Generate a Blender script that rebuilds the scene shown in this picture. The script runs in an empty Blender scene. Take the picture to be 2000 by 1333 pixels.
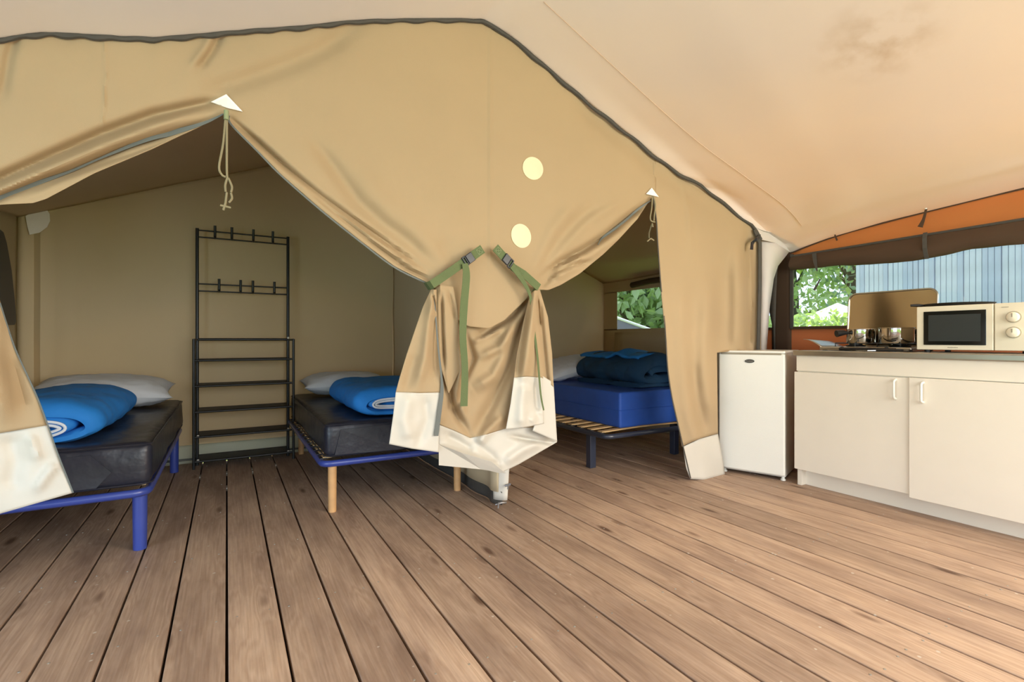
import bpy, bmesh, math, random
import numpy as np
from mathutils import Vector, Matrix, noise
PI = math.pi
R = random.Random(7)
scn = bpy.context.scene
COL = scn.collection

# ------------------------------------------------------------------ camera, sky, light, exposure
CAM_H = 0.93
YAW = math.atan(557 / 970.0)          # deck boards run along +Y; the camera is turned to the right of them
cam_data = bpy.data.cameras.new('camera'); cam = bpy.data.objects.new('camera', cam_data); COL.objects.link(cam)
cam.location = (0, 0, CAM_H); cam.rotation_euler = (PI / 2, 0, -YAW)
cam_data.sensor_width = 36; cam_data.lens = 36 * 970 / 2000.0; cam_data.shift_y = -2.5 / 2000.0
cam_data.clip_start = 0.02; cam_data.clip_end = 300
scn.camera = cam
world = bpy.data.worlds.new('world'); scn.world = world; world.use_nodes = True
wn = world.node_tree; wn.nodes.clear()
wo = wn.nodes.new('ShaderNodeOutputWorld'); wb = wn.nodes.new('ShaderNodeBackground')
wb.inputs[0].default_value = (0.80, 0.90, 1.0, 1); wb.inputs[1].default_value = 1.35
wn.links.new(wb.outputs[0], wo.inputs[0])
sd = bpy.data.lights.new('sun', 'SUN'); sd.energy = 7.0; sd.angle = math.radians(3); sd.color = (1.0, 0.92, 0.78)
sun = bpy.data.objects.new('sun', sd); COL.objects.link(sun)
sun.rotation_euler = Vector((-0.50, -0.35, -1.0)).to_track_quat('-Z', 'Y').to_euler()
def area(name, loc, target, sx, sy, e, col):
    l = bpy.data.lights.new(name, 'AREA'); l.shape = 'RECTANGLE'; l.size = sx; l.size_y = sy; l.energy = e; l.color = col
    o = bpy.data.objects.new(name, l); COL.objects.link(o); o.location = loc
    o.rotation_euler = (Vector(target) - Vector(loc)).to_track_quat('-Z', 'Y').to_euler(); return o
area('front_daylight', (1.9, -1.9, 1.5), (1.6, 2.0, 0.7), 3.6, 1.8, 78, (0.97, 0.97, 0.97))
area('kitchen_end_fill', (3.2, -1.3, 1.6), (2.2, 0.5, 0.0), 1.6, 1.2, 62, (1.0, 0.88, 0.68))  # added warm fill lamp, out of view, brightens the right-hand floor
area('side_fill', (-2.6, 0.0, 1.0), (0.0, 1.6, 1.8), 2.4, 1.6, 70, (0.60, 0.80, 1.0))  # added cool fill lamp aimed up to tint the left of the ceiling
scn.view_settings.view_transform = 'Standard'; scn.view_settings.look = 'None'
scn.view_settings.exposure = 0.45; scn.view_settings.gamma = 1.0; scn.view_settings.use_curve_mapping = False
scn.cycles.max_bounces = 10; scn.cycles.diffuse_bounces = 6; scn.cycles.transmission_bounces = 8
scn.cycles.sample_clamp_indirect = 6.0
scn.cycles.use_denoising = True

# ------------------------------------------------------------------ pixel -> world on a real plane
CS, SN = math.cos(YAW), math.sin(YAW)
F = 970.0; V0 = 664.0
def on_y(u, v, Y):
    k = (u - 1000) / F; d = Y / (CS - k * SN)
    return Vector((d * (k * CS + SN), Y, CAM_H + (V0 - v) / F * d))
def on_x(u, v, X):
    k = (u - 1000) / F; d = X / (k * CS + SN)
    return Vector((X, d * (CS - k * SN), CAM_H + (V0 - v) / F * d))

# ------------------------------------------------------------------ materials
def srgb(r, g, b):
    f = lambda c: (c / 255.0) / 12.92 if c / 255.0 <= 0.04045 else ((c / 255.0 + 0.055) / 1.055) ** 2.4
    return (f(r), f(g), f(b), 1)
def mat(name, col, rough=0.6, metal=0.0, var=0.06, nscale=8, bump=0.0, bscale=60, transl=0.0, tcol=None, spec=0.5, sheen=0.0, coat=0.0):
    m = bpy.data.materials.new(name); m.use_nodes = True; nt = m.node_tree; N = nt.nodes; L = nt.links
    p = N['Principled BSDF']; p.inputs['Roughness'].default_value = rough; p.inputs['Metallic'].default_value = metal
    p.inputs['Specular IOR Level'].default_value = spec
    p.inputs['Sheen Weight'].default_value = sheen; p.inputs['Coat Weight'].default_value = coat
    tc = N.new('ShaderNodeTexCoord')
    n = N.new('ShaderNodeTexNoise'); n.inputs['Scale'].default_value = nscale; n.inputs['Detail'].default_value = 4
    L.new(tc.outputs['Object'], n.inputs['Vector'])
    mx = N.new('ShaderNodeMix'); mx.data_type = 'RGBA'
    c = Vector(col[:3])
    mx.inputs[6].default_value = (*(c * (1 - var * 2)), 1); mx.inputs[7].default_value = (*(c * (1 + var * 2)), 1)
    L.new(n.outputs['Fac'], mx.inputs[0]); L.new(mx.outputs[2], p.inputs['Base Color'])
    if bump:
        b = N.new('ShaderNodeTexNoise'); b.inputs['Scale'].default_value = bscale; b.inputs['Detail'].default_value = 3
        L.new(tc.outputs['Object'], b.inputs['Vector'])
        bn = N.new('ShaderNodeBump'); bn.inputs['Strength'].default_value = bump; bn.inputs['Distance'].default_value = 0.01
        L.new(b.outputs['Fac'], bn.inputs['Height']); L.new(bn.outputs['Normal'], p.inputs['Normal'])
    if transl:
        t = N.new('ShaderNodeBsdfTranslucent'); t.inputs[0].default_value = tcol or col
        ms = N.new('ShaderNodeMixShader'); ms.inputs[0].default_value = transl
        L.new(p.outputs[0], ms.inputs[1]); L.new(t.outputs[0], ms.inputs[2]); L.new(ms.outputs[0], N['Material Output'].inputs[0])
    return m
def canvas(name, col, transl, tcol, var=0.05, stain=None, rough=0.85):
    m = mat(name, col, rough, 0, var, 1.6, 0.10, 350, transl, tcol, spec=0.15)
    return m
MT = {}
MT['wall'] = canvas('sand_canvas', srgb(184, 160, 126), 0.18, srgb(205, 170, 120))
MT['cabin'] = canvas('cabin_canvas', srgb(212, 194, 160), 0.20, srgb(190, 165, 110))
MT['sidecanvas'] = canvas('thin_side_canvas', srgb(176, 160, 132), 0.22, srgb(200, 180, 150))
MT['pvc'] = mat('white_groundsheet_pvc', srgb(198, 192, 180), 0.5, 0, 0.03, 5, 0.08, 25)
MT['skirt'] = mat('thin_white_skirt', srgb(225, 226, 214), 0.5, transl=0.6, tcol=srgb(240, 248, 228))
MT['orange'] = canvas('orange_canvas', srgb(214, 142, 84), 0.40, srgb(228, 156, 86))
MT['orangelow'] = canvas('orange_lower_canvas', srgb(196, 118, 76), 0.12, srgb(210, 120, 70))
MT['brown'] = canvas('brown_canvas', srgb(82, 64, 50), 0.05, srgb(80, 60, 40))
MT['darktape'] = mat('dark_seam_tape', srgb(72, 68, 62), 0.8, var=0.1, nscale=30)
MT['zip'] = mat('grey_zip_tape', srgb(96, 100, 96), 0.6)
MT['web'] = mat('green_webbing', srgb(94, 106, 66), 0.8, bump=0.3, bscale=300)
MT['stitch'] = mat('pale_green_stitching', srgb(140, 148, 110), 0.8)
MT['blackplastic'] = mat('black_plastic', srgb(38, 40, 46), 0.4)
MT['cord'] = mat('khaki_cord', srgb(140, 128, 98), 0.8)
MT['patch'] = mat('cream_vent_patch', srgb(244, 234, 200), 0.6, transl=0.3, tcol=srgb(255, 240, 200))
MT['whitepatch'] = mat('white_reinforcement', srgb(245, 240, 230), 0.6)
MT['blue'] = mat('blue_powder_coated_steel', srgb(52, 70, 150), 0.35, coat=0.3)
MT['navy'] = mat('dark_grey_blue_steel', srgb(44, 50, 66), 0.35, coat=0.3)
MT['beech'] = mat('beech_wood', srgb(206, 160, 108), 0.5, var=0.1, nscale=20)
MT['slat'] = mat('slat_plywood', srgb(200, 165, 115), 0.5, var=0.1, nscale=20)
MT['blackvinyl'] = mat('black_mattress_cover', srgb(38, 40, 52), 0.38, bump=0.8, bscale=11, var=0.1)
MT['bluemat'] = mat('blue_mattress_cover', srgb(38, 84, 175), 0.6, bump=0.3, bscale=12, var=0.08)
MT['duvet'] = mat('bright_blue_duvet', srgb(28, 122, 205), 0.8, bump=0.5, bscale=14, var=0.08)
MT['darkduvet'] = mat('dark_teal_duvet', srgb(20, 62, 96), 0.85, bump=0.5, bscale=16)
MT['duvetwhite'] = mat('white_duvet_edge', srgb(215, 222, 232), 0.8)
MT['pillow'] = mat('white_cotton_pillow', srgb(210, 214, 220), 0.85, bump=0.4, bscale=10)
MT['rack'] = mat('black_rack_steel', srgb(32, 34, 34), 0.35)
MT['rackshelf'] = mat('grey_rack_shelf', srgb(58, 56, 58), 0.6)
MT['laminate'] = mat('cream_laminate', srgb(236, 228, 212), 0.45, var=0.015)
MT['fridge'] = mat('white_enamel', srgb(228, 226, 216), 0.3, var=0.01, bump=0.08, bscale=200)
MT['micro'] = mat('ivory_microwave_plastic', srgb(228, 218, 194), 0.35, var=0.015)
MT['microdark'] = mat('microwave_dial_ring', srgb(176, 166, 144), 0.4)
MT['steel'] = mat('brushed_steel', srgb(186, 184, 178), 0.3, 1.0)
MT['potsteel'] = mat('polished_steel', srgb(190, 186, 180), 0.08, 1.0, var=0.01)
MT['lid'] = mat('stove_lid_steel', srgb(176, 166, 146), 0.14, 1.0, var=0.03)
MT['darkglass'] = mat('dark_oven_glass', srgb(20, 22, 20), 0.08, var=0.02)
MT['mesh'] = mat('perforated_oven_screen', srgb(38, 42, 40), 0.5)
MT['castiron'] = mat('black_cast_iron', srgb(26, 24, 24), 0.5)
MT['pole'] = mat('galvanised_pole', srgb(150, 148, 148), 0.35, 0.8)
MT['badge'] = mat('dark_badge', srgb(62, 56, 42), 0.4)
MT['badgeink'] = mat('pale_badge_lettering', srgb(150, 142, 130), 0.5)
MT['ink'] = mat('faint_grey_print', srgb(150, 142, 124), 0.6)
MT['shed'] = mat('blue_grey_boards', srgb(190, 202, 218), 0.7, var=0.14, nscale=3)
MT['shed2'] = mat('darker_blue_grey_boards', srgb(172, 186, 208), 0.7, var=0.14, nscale=3)
MT['leaf'] = mat('leaf_green', srgb(196, 212, 172), 0.6, var=0.4, nscale=2, transl=0.5, tcol=srgb(170, 200, 90))
MT['darkleaf'] = mat('dark_leaf_green', srgb(178, 196, 190), 0.6, var=0.4, nscale=2, transl=0.4, tcol=srgb(120, 160, 100))
MT['bark'] = mat('grey_bark', srgb(80, 74, 66), 0.9, var=0.2)
MT['grass'] = mat('grass', srgb(120, 150, 70), 0.9, var=0.25, nscale=3)
MT['whitetent'] = mat('white_tent_canvas', srgb(252, 250, 250), 0.7)
MT['greytent'] = mat('grey_tent_canvas', srgb(120, 116, 128), 0.7)
MT['screw'] = mat('steel_screw', srgb(170, 165, 155), 0.4, 0.5)

# outer roof lining: beige, warm glow tinted in to the kitchen side, with a mildew stain
def roof_mat():
    m = bpy.data.materials.new('roof_canvas'); m.use_nodes = True; N = m.node_tree.nodes; L = m.node_tree.links
    p = N['Principled BSDF']; p.inputs['Roughness'].default_value = 0.85; p.inputs['Specular IOR Level'].default_value = 0.15
    g = N.new('ShaderNodeNewGeometry')
    n1 = N.new('ShaderNodeTexNoise'); n1.inputs['Scale'].default_value = 1.3; n1.inputs['Detail'].default_value = 5
    L.new(g.outputs['Position'], n1.inputs['Vector'])
    r1 = N.new('ShaderNodeValToRGB'); r1.color_ramp.elements[0].position = 0.3; r1.color_ramp.elements[1].position = 0.75
    r1.color_ramp.elements[0].color = srgb(216, 213, 214); r1.color_ramp.elements[1].color = srgb(226, 219, 211)
    L.new(n1.outputs['Fac'], r1.inputs['Fac'])
    # damp stain near (2.2, .9)
    vs = N.new('ShaderNodeVectorMath'); vs.operation = 'DISTANCE'; vs.inputs[1].default_value = (2.32, 1.02, 2.18)
    L.new(g.outputs['Position'], vs.inputs[0])
    n2 = N.new('ShaderNodeTexNoise'); n2.inputs['Scale'].default_value = 9; n2.inputs['Detail'].default_value = 6
    L.new(g.outputs['Position'], n2.inputs['Vector'])
    ma = N.new('ShaderNodeMapRange'); ma.inputs[1].default_value = 0.26; ma.inputs[2].default_value = 0.02; ma.inputs[3].default_value = 0; ma.inputs[4].default_value = 1
    L.new(vs.outputs['Value'], ma.inputs[0])
    r2 = N.new('ShaderNodeMapRange'); r2.inputs[1].default_value = 0.4; r2.inputs[2].default_value = 0.7
    L.new(n2.outputs['Fac'], r2.inputs[0])
    mm = N.new('ShaderNodeMath'); mm.operation = 'MULTIPLY'; L.new(ma.outputs[0], mm.inputs[0]); L.new(r2.outputs[0], mm.inputs[1])
    m2 = N.new('ShaderNodeMath'); m2.operation = 'MULTIPLY'; m2.inputs[1].default_value = 0.65; L.new(mm.outputs[0], m2.inputs[0])
    mx = N.new('ShaderNodeMix'); mx.data_type = 'RGBA'; mx.inputs[7].default_value = srgb(150, 118, 70)
    L.new(m2.outputs[0], mx.inputs[0]); L.new(r1.outputs[0], mx.inputs[6]); L.new(mx.outputs[2], p.inputs['Base Color'])
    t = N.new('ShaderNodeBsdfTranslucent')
    # warm glow of the kitchen side put into the transmitted colour, ramped along X
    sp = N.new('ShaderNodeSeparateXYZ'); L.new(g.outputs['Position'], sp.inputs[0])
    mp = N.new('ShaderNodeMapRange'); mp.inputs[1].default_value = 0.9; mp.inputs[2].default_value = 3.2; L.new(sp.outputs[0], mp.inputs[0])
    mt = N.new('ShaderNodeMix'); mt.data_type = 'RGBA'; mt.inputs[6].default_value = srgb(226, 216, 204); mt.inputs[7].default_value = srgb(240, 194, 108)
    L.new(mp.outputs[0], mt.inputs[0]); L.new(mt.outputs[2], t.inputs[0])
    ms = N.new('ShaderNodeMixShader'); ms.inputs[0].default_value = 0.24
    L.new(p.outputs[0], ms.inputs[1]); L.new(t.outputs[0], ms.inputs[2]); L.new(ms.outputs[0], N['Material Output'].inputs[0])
    return m
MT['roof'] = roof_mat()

def wood_mat():
    m = bpy.data.materials.new('stained_deck_pine'); m.use_nodes = True; N = m.node_tree.nodes; L = m.node_tree.links
    p = N['Principled BSDF']; p.inputs['Roughness'].default_value = 0.55; p.inputs['Specular IOR Level'].default_value = 0.35
    tc = N.new('ShaderNodeTexCoord'); oi = N.new('ShaderNodeObjectInfo')
    cb = N.new('ShaderNodeCombineXYZ'); ml = N.new('ShaderNodeMath'); ml.operation = 'MULTIPLY'; ml.inputs[1].default_value = 83
    L.new(oi.outputs['Random'], ml.inputs[0]); L.new(ml.outputs[0], cb.inputs[0]); L.new(ml.outputs[0], cb.inputs[1])
    ad = N.new('ShaderNodeVectorMath'); ad.operation = 'ADD'; L.new(tc.outputs['Object'], ad.inputs[0]); L.new(cb.outputs[0], ad.inputs[1])
    def scaled(s):
        v = N.new('ShaderNodeVectorMath'); v.operation = 'MULTIPLY'; v.inputs[1].default_value = s; L.new(ad.outputs[0], v.inputs[0]); return v
    def ramp(a, b, c0, c1):
        r = N.new('ShaderNodeValToRGB'); r.color_ramp.elements[0].position = a; r.color_ramp.elements[1].position = b
        r.color_ramp.elements[0].color = c0; r.color_ramp.elements[1].color = c1; return r
    def mul(a, b, fac=1.0, kind='MULTIPLY'):
        x = N.new('ShaderNodeMix'); x.data_type = 'RGBA'; x.blend_type = kind; x.inputs[0].default_value = fac
        L.new(a, x.inputs[6]); L.new(b, x.inputs[7]); return x.outputs[2]
    # knots
    vk = N.new('ShaderNodeTexVoronoi'); vk.inputs['Scale'].default_value = 1; L.new(scaled((9.0, 2.6, 1)).outputs[0], vk.inputs['Vector'])
    # grain: rings wrap around the knots
    gn = N.new('ShaderNodeTexNoise'); gn.inputs['Scale'].default_value = 1; gn.inputs['Detail'].default_value = 3; L.new(scaled((16, 0.6, 1)).outputs[0], gn.inputs['Vector'])
    sm = N.new('ShaderNodeMath'); sm.operation = 'MULTIPLY_ADD'; sm.inputs[1].default_value = 9.0; L.new(gn.outputs['Fac'], sm.inputs[0])
    km = N.new('ShaderNodeMapRange'); km.inputs[1].default_value = 0.0; km.inputs[2].default_value = 0.45; km.inputs[3].default_value = 2.6; km.inputs[4].default_value = 0
    L.new(vk.outputs['Distance'], km.inputs[0]); L.new(km.outputs[0], sm.inputs[2])
    sn = N.new('ShaderNodeMath'); sn.operation = 'SINE'; s2 = N.new('ShaderNodeMath'); s2.operation = 'MULTIPLY'; s2.inputs[1].default_value = 6.5
    L.new(sm.outputs[0], s2.inputs[0]); L.new(s2.outputs[0], sn.inputs[0])
    rg = ramp(0.0, 1.0, (0.88, 0.85, 0.82, 1), (1, 1, 1, 1))
    mr = N.new('ShaderNodeMapRange'); mr.inputs[1].default_value = -1; mr.inputs[2].default_value = 1; L.new(sn.outputs[0], mr.inputs[0]); L.new(mr.outputs[0], rg.inputs['Fac'])
    bn = N.new('ShaderNodeTexNoise'); bn.inputs['Scale'].default_value = 1; bn.inputs['Detail'].default_value = 6; bn.inputs['Roughness'].default_value = 0.65
    L.new(scaled((5, 1.2, 1)).outputs[0], bn.inputs['Vector'])
    base = ramp(0.28, 0.72, srgb(142, 118, 104), srgb(210, 182, 158)); L.new(bn.outputs['Fac'], base.inputs['Fac'])
    fn = N.new('ShaderNodeTexNoise'); fn.inputs['Scale'].default_value = 1; fn.inputs['Detail'].default_value = 4; L.new(scaled((160, 5, 1)).outputs[0], fn.inputs['Vector'])
    rf = ramp(0.3, 0.7, (0.84, 0.82, 0.80, 1), (1.06, 1.06, 1.06, 1)); L.new(fn.outputs['Fac'], rf.inputs['Fac'])
    rk = ramp(0.07, 0.19, (0.34, 0.27, 0.24, 1), (1, 1, 1, 1)); L.new(vk.outputs['Distance'], rk.inputs['Fac'])
    # only some cells carry a knot
    sc = N.new('ShaderNodeSeparateColor'); L.new(vk.outputs['Color'], sc.inputs[0])
    gt = N.new('ShaderNodeMath'); gt.operation = 'GREATER_THAN'; gt.inputs[1].default_value = 0.42; L.new(sc.outputs[0], gt.inputs[0])
    kx = N.new('ShaderNodeMix'); kx.data_type = 'RGBA'; kx.inputs[6].default_value = (1, 1, 1, 1); L.new(gt.outputs[0], kx.inputs[0]); L.new(rk.outputs[0], kx.inputs[7])
    c = mul(mul(mul(base.outputs[0], rg.outputs[0]), rf.outputs[0]), kx.outputs[2])
    tv = N.new('ShaderNodeMapRange'); tv.inputs[3].default_value = 0.86; tv.inputs[4].default_value = 1.10; L.new(oi.outputs['Random'], tv.inputs[0])
    hs = N.new('ShaderNodeHueSaturation'); L.new(tv.outputs[0], hs.inputs['Value']); L.new(c, hs.inputs['Color'])
    # scuffs and pale specks
    vd = N.new('ShaderNodeTexVoronoi'); vd.inputs['Scale'].default_value = 11; L.new(ad.outputs[0], vd.inputs['Vector'])
    dn = N.new('ShaderNodeTexNoise'); dn.inputs['Scale'].default_value = 60; L.new(ad.outputs[0], dn.inputs['Vector'])
    da = N.new('ShaderNodeMath'); da.operation = 'MULTIPLY_ADD'; da.inputs[1].default_value = 0.10; L.new(dn.outputs['Fac'], da.inputs[0]); L.new(vd.outputs['Distance'], da.inputs[2])
    rd = ramp(0.085, 0.115, (0.8, 0.8, 0.8, 1), (0, 0, 0, 1)); L.new(da.outputs[0], rd.inputs['Fac'])
    sx = N.new('ShaderNodeMix'); sx.data_type = 'RGBA'; sx.inputs[7].default_value = srgb(205, 196, 184); L.new(rd.outputs[0], sx.inputs[0]); L.new(hs.outputs[0], sx.inputs[6])
    L.new(sx.outputs[2], p.inputs['Base Color'])
    bp = N.new('ShaderNodeBump'); bp.inputs['Strength'].default_value = 0.25; bp.inputs['Distance'].default_value = 0.004
    L.new(fn.outputs['Fac'], bp.inputs['Height']); L.new(bp.outputs[0], p.inputs['Normal'])
    return m
MT['deck'] = wood_mat()
def glass_mat():
    m = bpy.data.materials.new('clear_window_film'); m.use_nodes = True; N = m.node_tree.nodes; L = m.node_tree.links
    N.remove(N['Principled BSDF']); t = N.new('ShaderNodeBsdfTransparent'); t.inputs[0].default_value = (0.93, 0.96, 0.98, 1)
    g = N.new('ShaderNodeBsdfGlossy'); g.inputs['Roughness'].default_value = 0.08; ms = N.new('ShaderNodeMixShader'); ms.inputs[0].default_value = 0.04
    L.new(t.outputs[0], ms.inputs[1]); L.new(g.outputs[0], ms.inputs[2]); L.new(ms.outputs[0], N['Material Output'].inputs[0]); return m
MT['film'] = glass_mat()

# ------------------------------------------------------------------ object helpers
def link(name, me, m=None, parent=None, smooth=False):
    o = bpy.data.objects.new(name, me); COL.objects.link(o)
    if m is not None: me.materials.append(MT[m] if isinstance(m, str) else m)
    if parent is not None: o.parent = parent
    if smooth: me.polygons.foreach_set('use_smooth', [True] * len(me.polygons))
    return o
def tag(o, label=None, cat=None, group=None, kind=None):
    if label: o['label'] = label
    if cat: o['category'] = cat
    if group: o['group'] = group
    if kind: o['kind'] = kind
    return o
def thing(name, loc, label, cat, group=None, rz=0):
    o = bpy.data.objects.new(name, None); COL.objects.link(o); o.location = loc; o.rotation_euler = (0, 0, rz)
    o.empty_display_size = 0.1
    return tag(o, label, cat, group)
class MB:
    def __init__(s): s.v = []; s.f = []
    def box(s, x0, x1, y0, y1, z0, z1, M=None):
        i = len(s.v)
        for z in (z0, z1):
            for y in (y0, y1):
                for x in (x0, x1):
                    p = Vector((x, y, z)); s.v.append(M @ p if M else p)
        for f in ((0, 2, 3, 1), (4, 5, 7, 6), (0, 1, 5, 4), (2, 6, 7, 3), (0, 4, 6, 2), (1, 3, 7, 5)): s.f.append([i + k for k in f])
        return s
    def tube(s, pts, r, n=10, cap=True, rs=None):
        pts = [Vector(p) for p in pts]; i0 = len(s.v); m = len(pts)
        up = None
        for k, p in enumerate(pts):
            t = (pts[min(k + 1, m - 1)] - pts[max(k - 1, 0)]).normalized()
            if up is None: up = Vector((0, 0, 1)) if abs(t.z) < 0.9 else Vector((1, 0, 0))
            a = t.cross(up)
            if a.length < 1e-4: a = t.orthogonal()
            a.normalize(); b = a.cross(t).normalized(); up = b
            rr = rs[k] if rs else r
            for j in range(n):
                an = 2 * PI * j / n; s.v.append(p + a * math.cos(an) * rr + b * math.sin(an) * rr)
        for k in range(m - 1):
            for j in range(n):
                j2 = (j + 1) % n; s.f.append([i0 + k * n + j, i0 + k * n + j2, i0 + (k + 1) * n + j2, i0 + (k + 1) * n + j])
        if cap: s.f.append([i0 + j for j in range(n)]); s.f.append([i0 + (m - 1) * n + n - 1 - j for j in range(n)])
        return s
    def lathe(s, prof, c, n=28, axis='Z'):
        i0 = len(s.v); c = Vector(c)
        for (r, h) in prof:
            for j in range(n):
                a = 2 * PI * j / n
                p = Vector((r * math.cos(a), r * math.sin(a), h))
                if axis == 'X': p = Vector((p.z, p.x, p.y))
                s.v.append(c + p)
        for k in range(len(prof) - 1):
            for j in range(n):
                j2 = (j + 1) % n; s.f.append([i0 + k * n + j, i0 + k * n + j2, i0 + (k + 1) * n + j2, i0 + (k + 1) * n + j])
        return s
    def ribbon(s, pts, w, side, th=0.002, ws=None):
        """flat webbing strip: side = direction of its width"""
        pts = [Vector(p) for p in pts]; m = len(pts); i0 = len(s.v)
        for k, p in enumerate(pts):
            t = (pts[min(k + 1, m - 1)] - pts[max(k - 1, 0)]).normalized()
            sd_ = side - t * side.dot(t) if isinstance(side, Vector) else side[k] - t * side[k].dot(t)
            sd_.normalize(); nn = t.cross(sd_).normalized(); ww = (ws[k] if ws else w) / 2
            for (a, b) in ((-1, -1), (1, -1), (1, 1), (-1, 1)): s.v.append(p + sd_ * a * ww + nn * b * th / 2)
        for k in range(m - 1):
            for j in range(4):
                j2 = (j + 1) % 4; s.f.append([i0 + k * 4 + j, i0 + k * 4 + j2, i0 + (k + 1) * 4 + j2, i0 + (k + 1) * 4 + j])
        s.f.append([i0, i0 + 1, i0 + 2, i0 + 3]); e = i0 + (m - 1) * 4; s.f.append([e + 3, e + 2, e + 1, e])
        return s
    def grid(s, P, close=False):
        """P: rows of points"""
        i0 = len(s.v); nr = len(P); nc = len(P[0])
        for r in P: s.v.extend(r)
        for a in range(nr - 1):
            for b in range(nc - (0 if close else 1)):
                b2 = (b + 1) % nc
                s.f.append([i0 + a * nc + b, i0 + a * nc + b2, i0 + (a + 1) * nc + b2, i0 + (a + 1) * nc + b])
        return s
    def build(s, name, m, parent=None, bevel=0.0, smooth=False, seg=2, solid=0.0):
        me = bpy.data.meshes.new(name); me.from_pydata([tuple(p) for p in s.v], [], s.f); me.update()
        bm = bmesh.new(); bm.from_mesh(me)
        if not solid: bmesh.ops.recalc_face_normals(bm, faces=bm.faces)
        if bevel:
            es = [e for e in bm.edges if len(e.link_faces) == 2 and e.calc_face_angle() > 0.5]
            bmesh.ops.bevel(bm, geom=es, offset=bevel, segments=seg, profile=0.5, affect='EDGES', clamp_overlap=True)
        bm.to_mesh(me); bm.free()
        o = link(name, me, m, parent, smooth or bool(bevel))
        if bevel:
            me.shade_smooth() if hasattr(me, 'shade_smooth') else None
            mod = o.modifiers.new('wn', 'WEIGHTED_NORMAL'); mod.keep_sharp = True
        elif smooth:
            try: me.set_sharp_from_angle(angle=math.radians(50))
            except Exception: pass
        if solid:
            sm = o.modifiers.new('thickness', 'SOLIDIFY'); sm.thickness = solid; sm.offset = 0
        return o
def smooth_path(pts, n=8):
    pts = [Vector(p) for p in pts]; out = []
    for i in range(len(pts) - 1):
        p0 = pts[max(i - 1, 0)]; p1 = pts[i]; p2 = pts[i + 1]; p3 = pts[min(i + 2, len(pts) - 1)]
        for k in range(n):
            t = k / n
            out.append(0.5 * ((2 * p1) + (p2 - p0) * t + (2 * p0 - 5 * p1 + 4 * p2 - p3) * t * t + (3 * p1 - p0 - 3 * p2 + p3) * t ** 3))
    out.append(pts[-1]); return out
def interp(tab, x):
    xs = [a[0] for a in tab]; return float(np.interp(x, xs, [a[1] for a in tab]))
def copy_obj(o, parent=None, loc=None, rot=None):
    c = o.copy(); COL.objects.link(c)
    if parent is not None: c.parent = parent
    if loc is not None: c.location = loc
    if rot is not None: c.rotation_euler = rot
    return c

# ================================================================== FLOOR
ground = MB().grid([[Vector((x, y, -0.30 + 0.03 * noise.noise(Vector((x * .3, y * .3, 0))))) for x in np.linspace(-40, 60, 40)] for y in np.linspace(-40, 60, 40)]).build('ground', 'grass', smooth=True)
tag(ground, kind='structure')
PITCH = 0.158
floor = tag(MB().box(-3.35, 4.1, -2.2, 4.62, -0.12, -0.045).build('floor', 'brown'), kind='structure')
pl = MB().box(-PITCH / 2 + 0.004, PITCH / 2 - 0.004, -3.4, 3.4, -0.03, 0.0)
plank0 = pl.build('floor_plank', 'deck', floor, bevel=0.003, seg=2)
k0 = -21; first = True
for k in range(k0, 26):
    loc = (PITCH * (k + 0.5), 1.2, -0.0015 * R.random())
    if first: plank0.location = loc; first = False
    else: copy_obj(plank0, floor, loc)
# little plastic clips in the joints near the rack
for k, yy in ((0, 4.02), (0, 3.62), (1, 4.05), (1, 3.98), (-1, 4.0), (2, 4.1)):
    MB().box(PITCH * k - 0.004, PITCH * k + 0.004, yy - 0.03, yy + 0.03, -0.02, 0.001).build('joint_clip', 'screw', floor, bevel=0.0015)
# screw heads along the joists
sc = MB()
for k in range(k0, 26):
    for yy in (-1.1, -0.5, 0.1, 0.7, 1.3, 1.9, 2.5, 3.1, 3.7, 4.3):
        for dx in (0.03, PITCH - 0.03):
            sc.lathe([(0.0, 0.0008), (0.0035, 0.0006), (0.0038, -0.001)], (PITCH * k + dx, yy + R.uniform(-.01, .01), 0), 6)
tag(sc.build('deck_screws', 'screw', floor), kind='stuff')

# ================================================================== FRONT WALL OF THE SLEEPING CABINS (canvas in plane Y = 2.25)
YW = 2.25
SEAM = [(-300, 112), (-120, 88), (0, 79), (35, 70), (100, 66), (200, 73), (300, 77), (400, 69), (470, 62), (600, 53), (680, 43), (760, 40), (860, 39), (940, 40),
        (990, 68), (1050, 118), (1110, 170), (1170, 220), (1230, 266), (1280, 308), (1330, 343), (1370, 363), (1420, 404), (1455, 432), (1472, 444), (1486, 468)]
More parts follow.
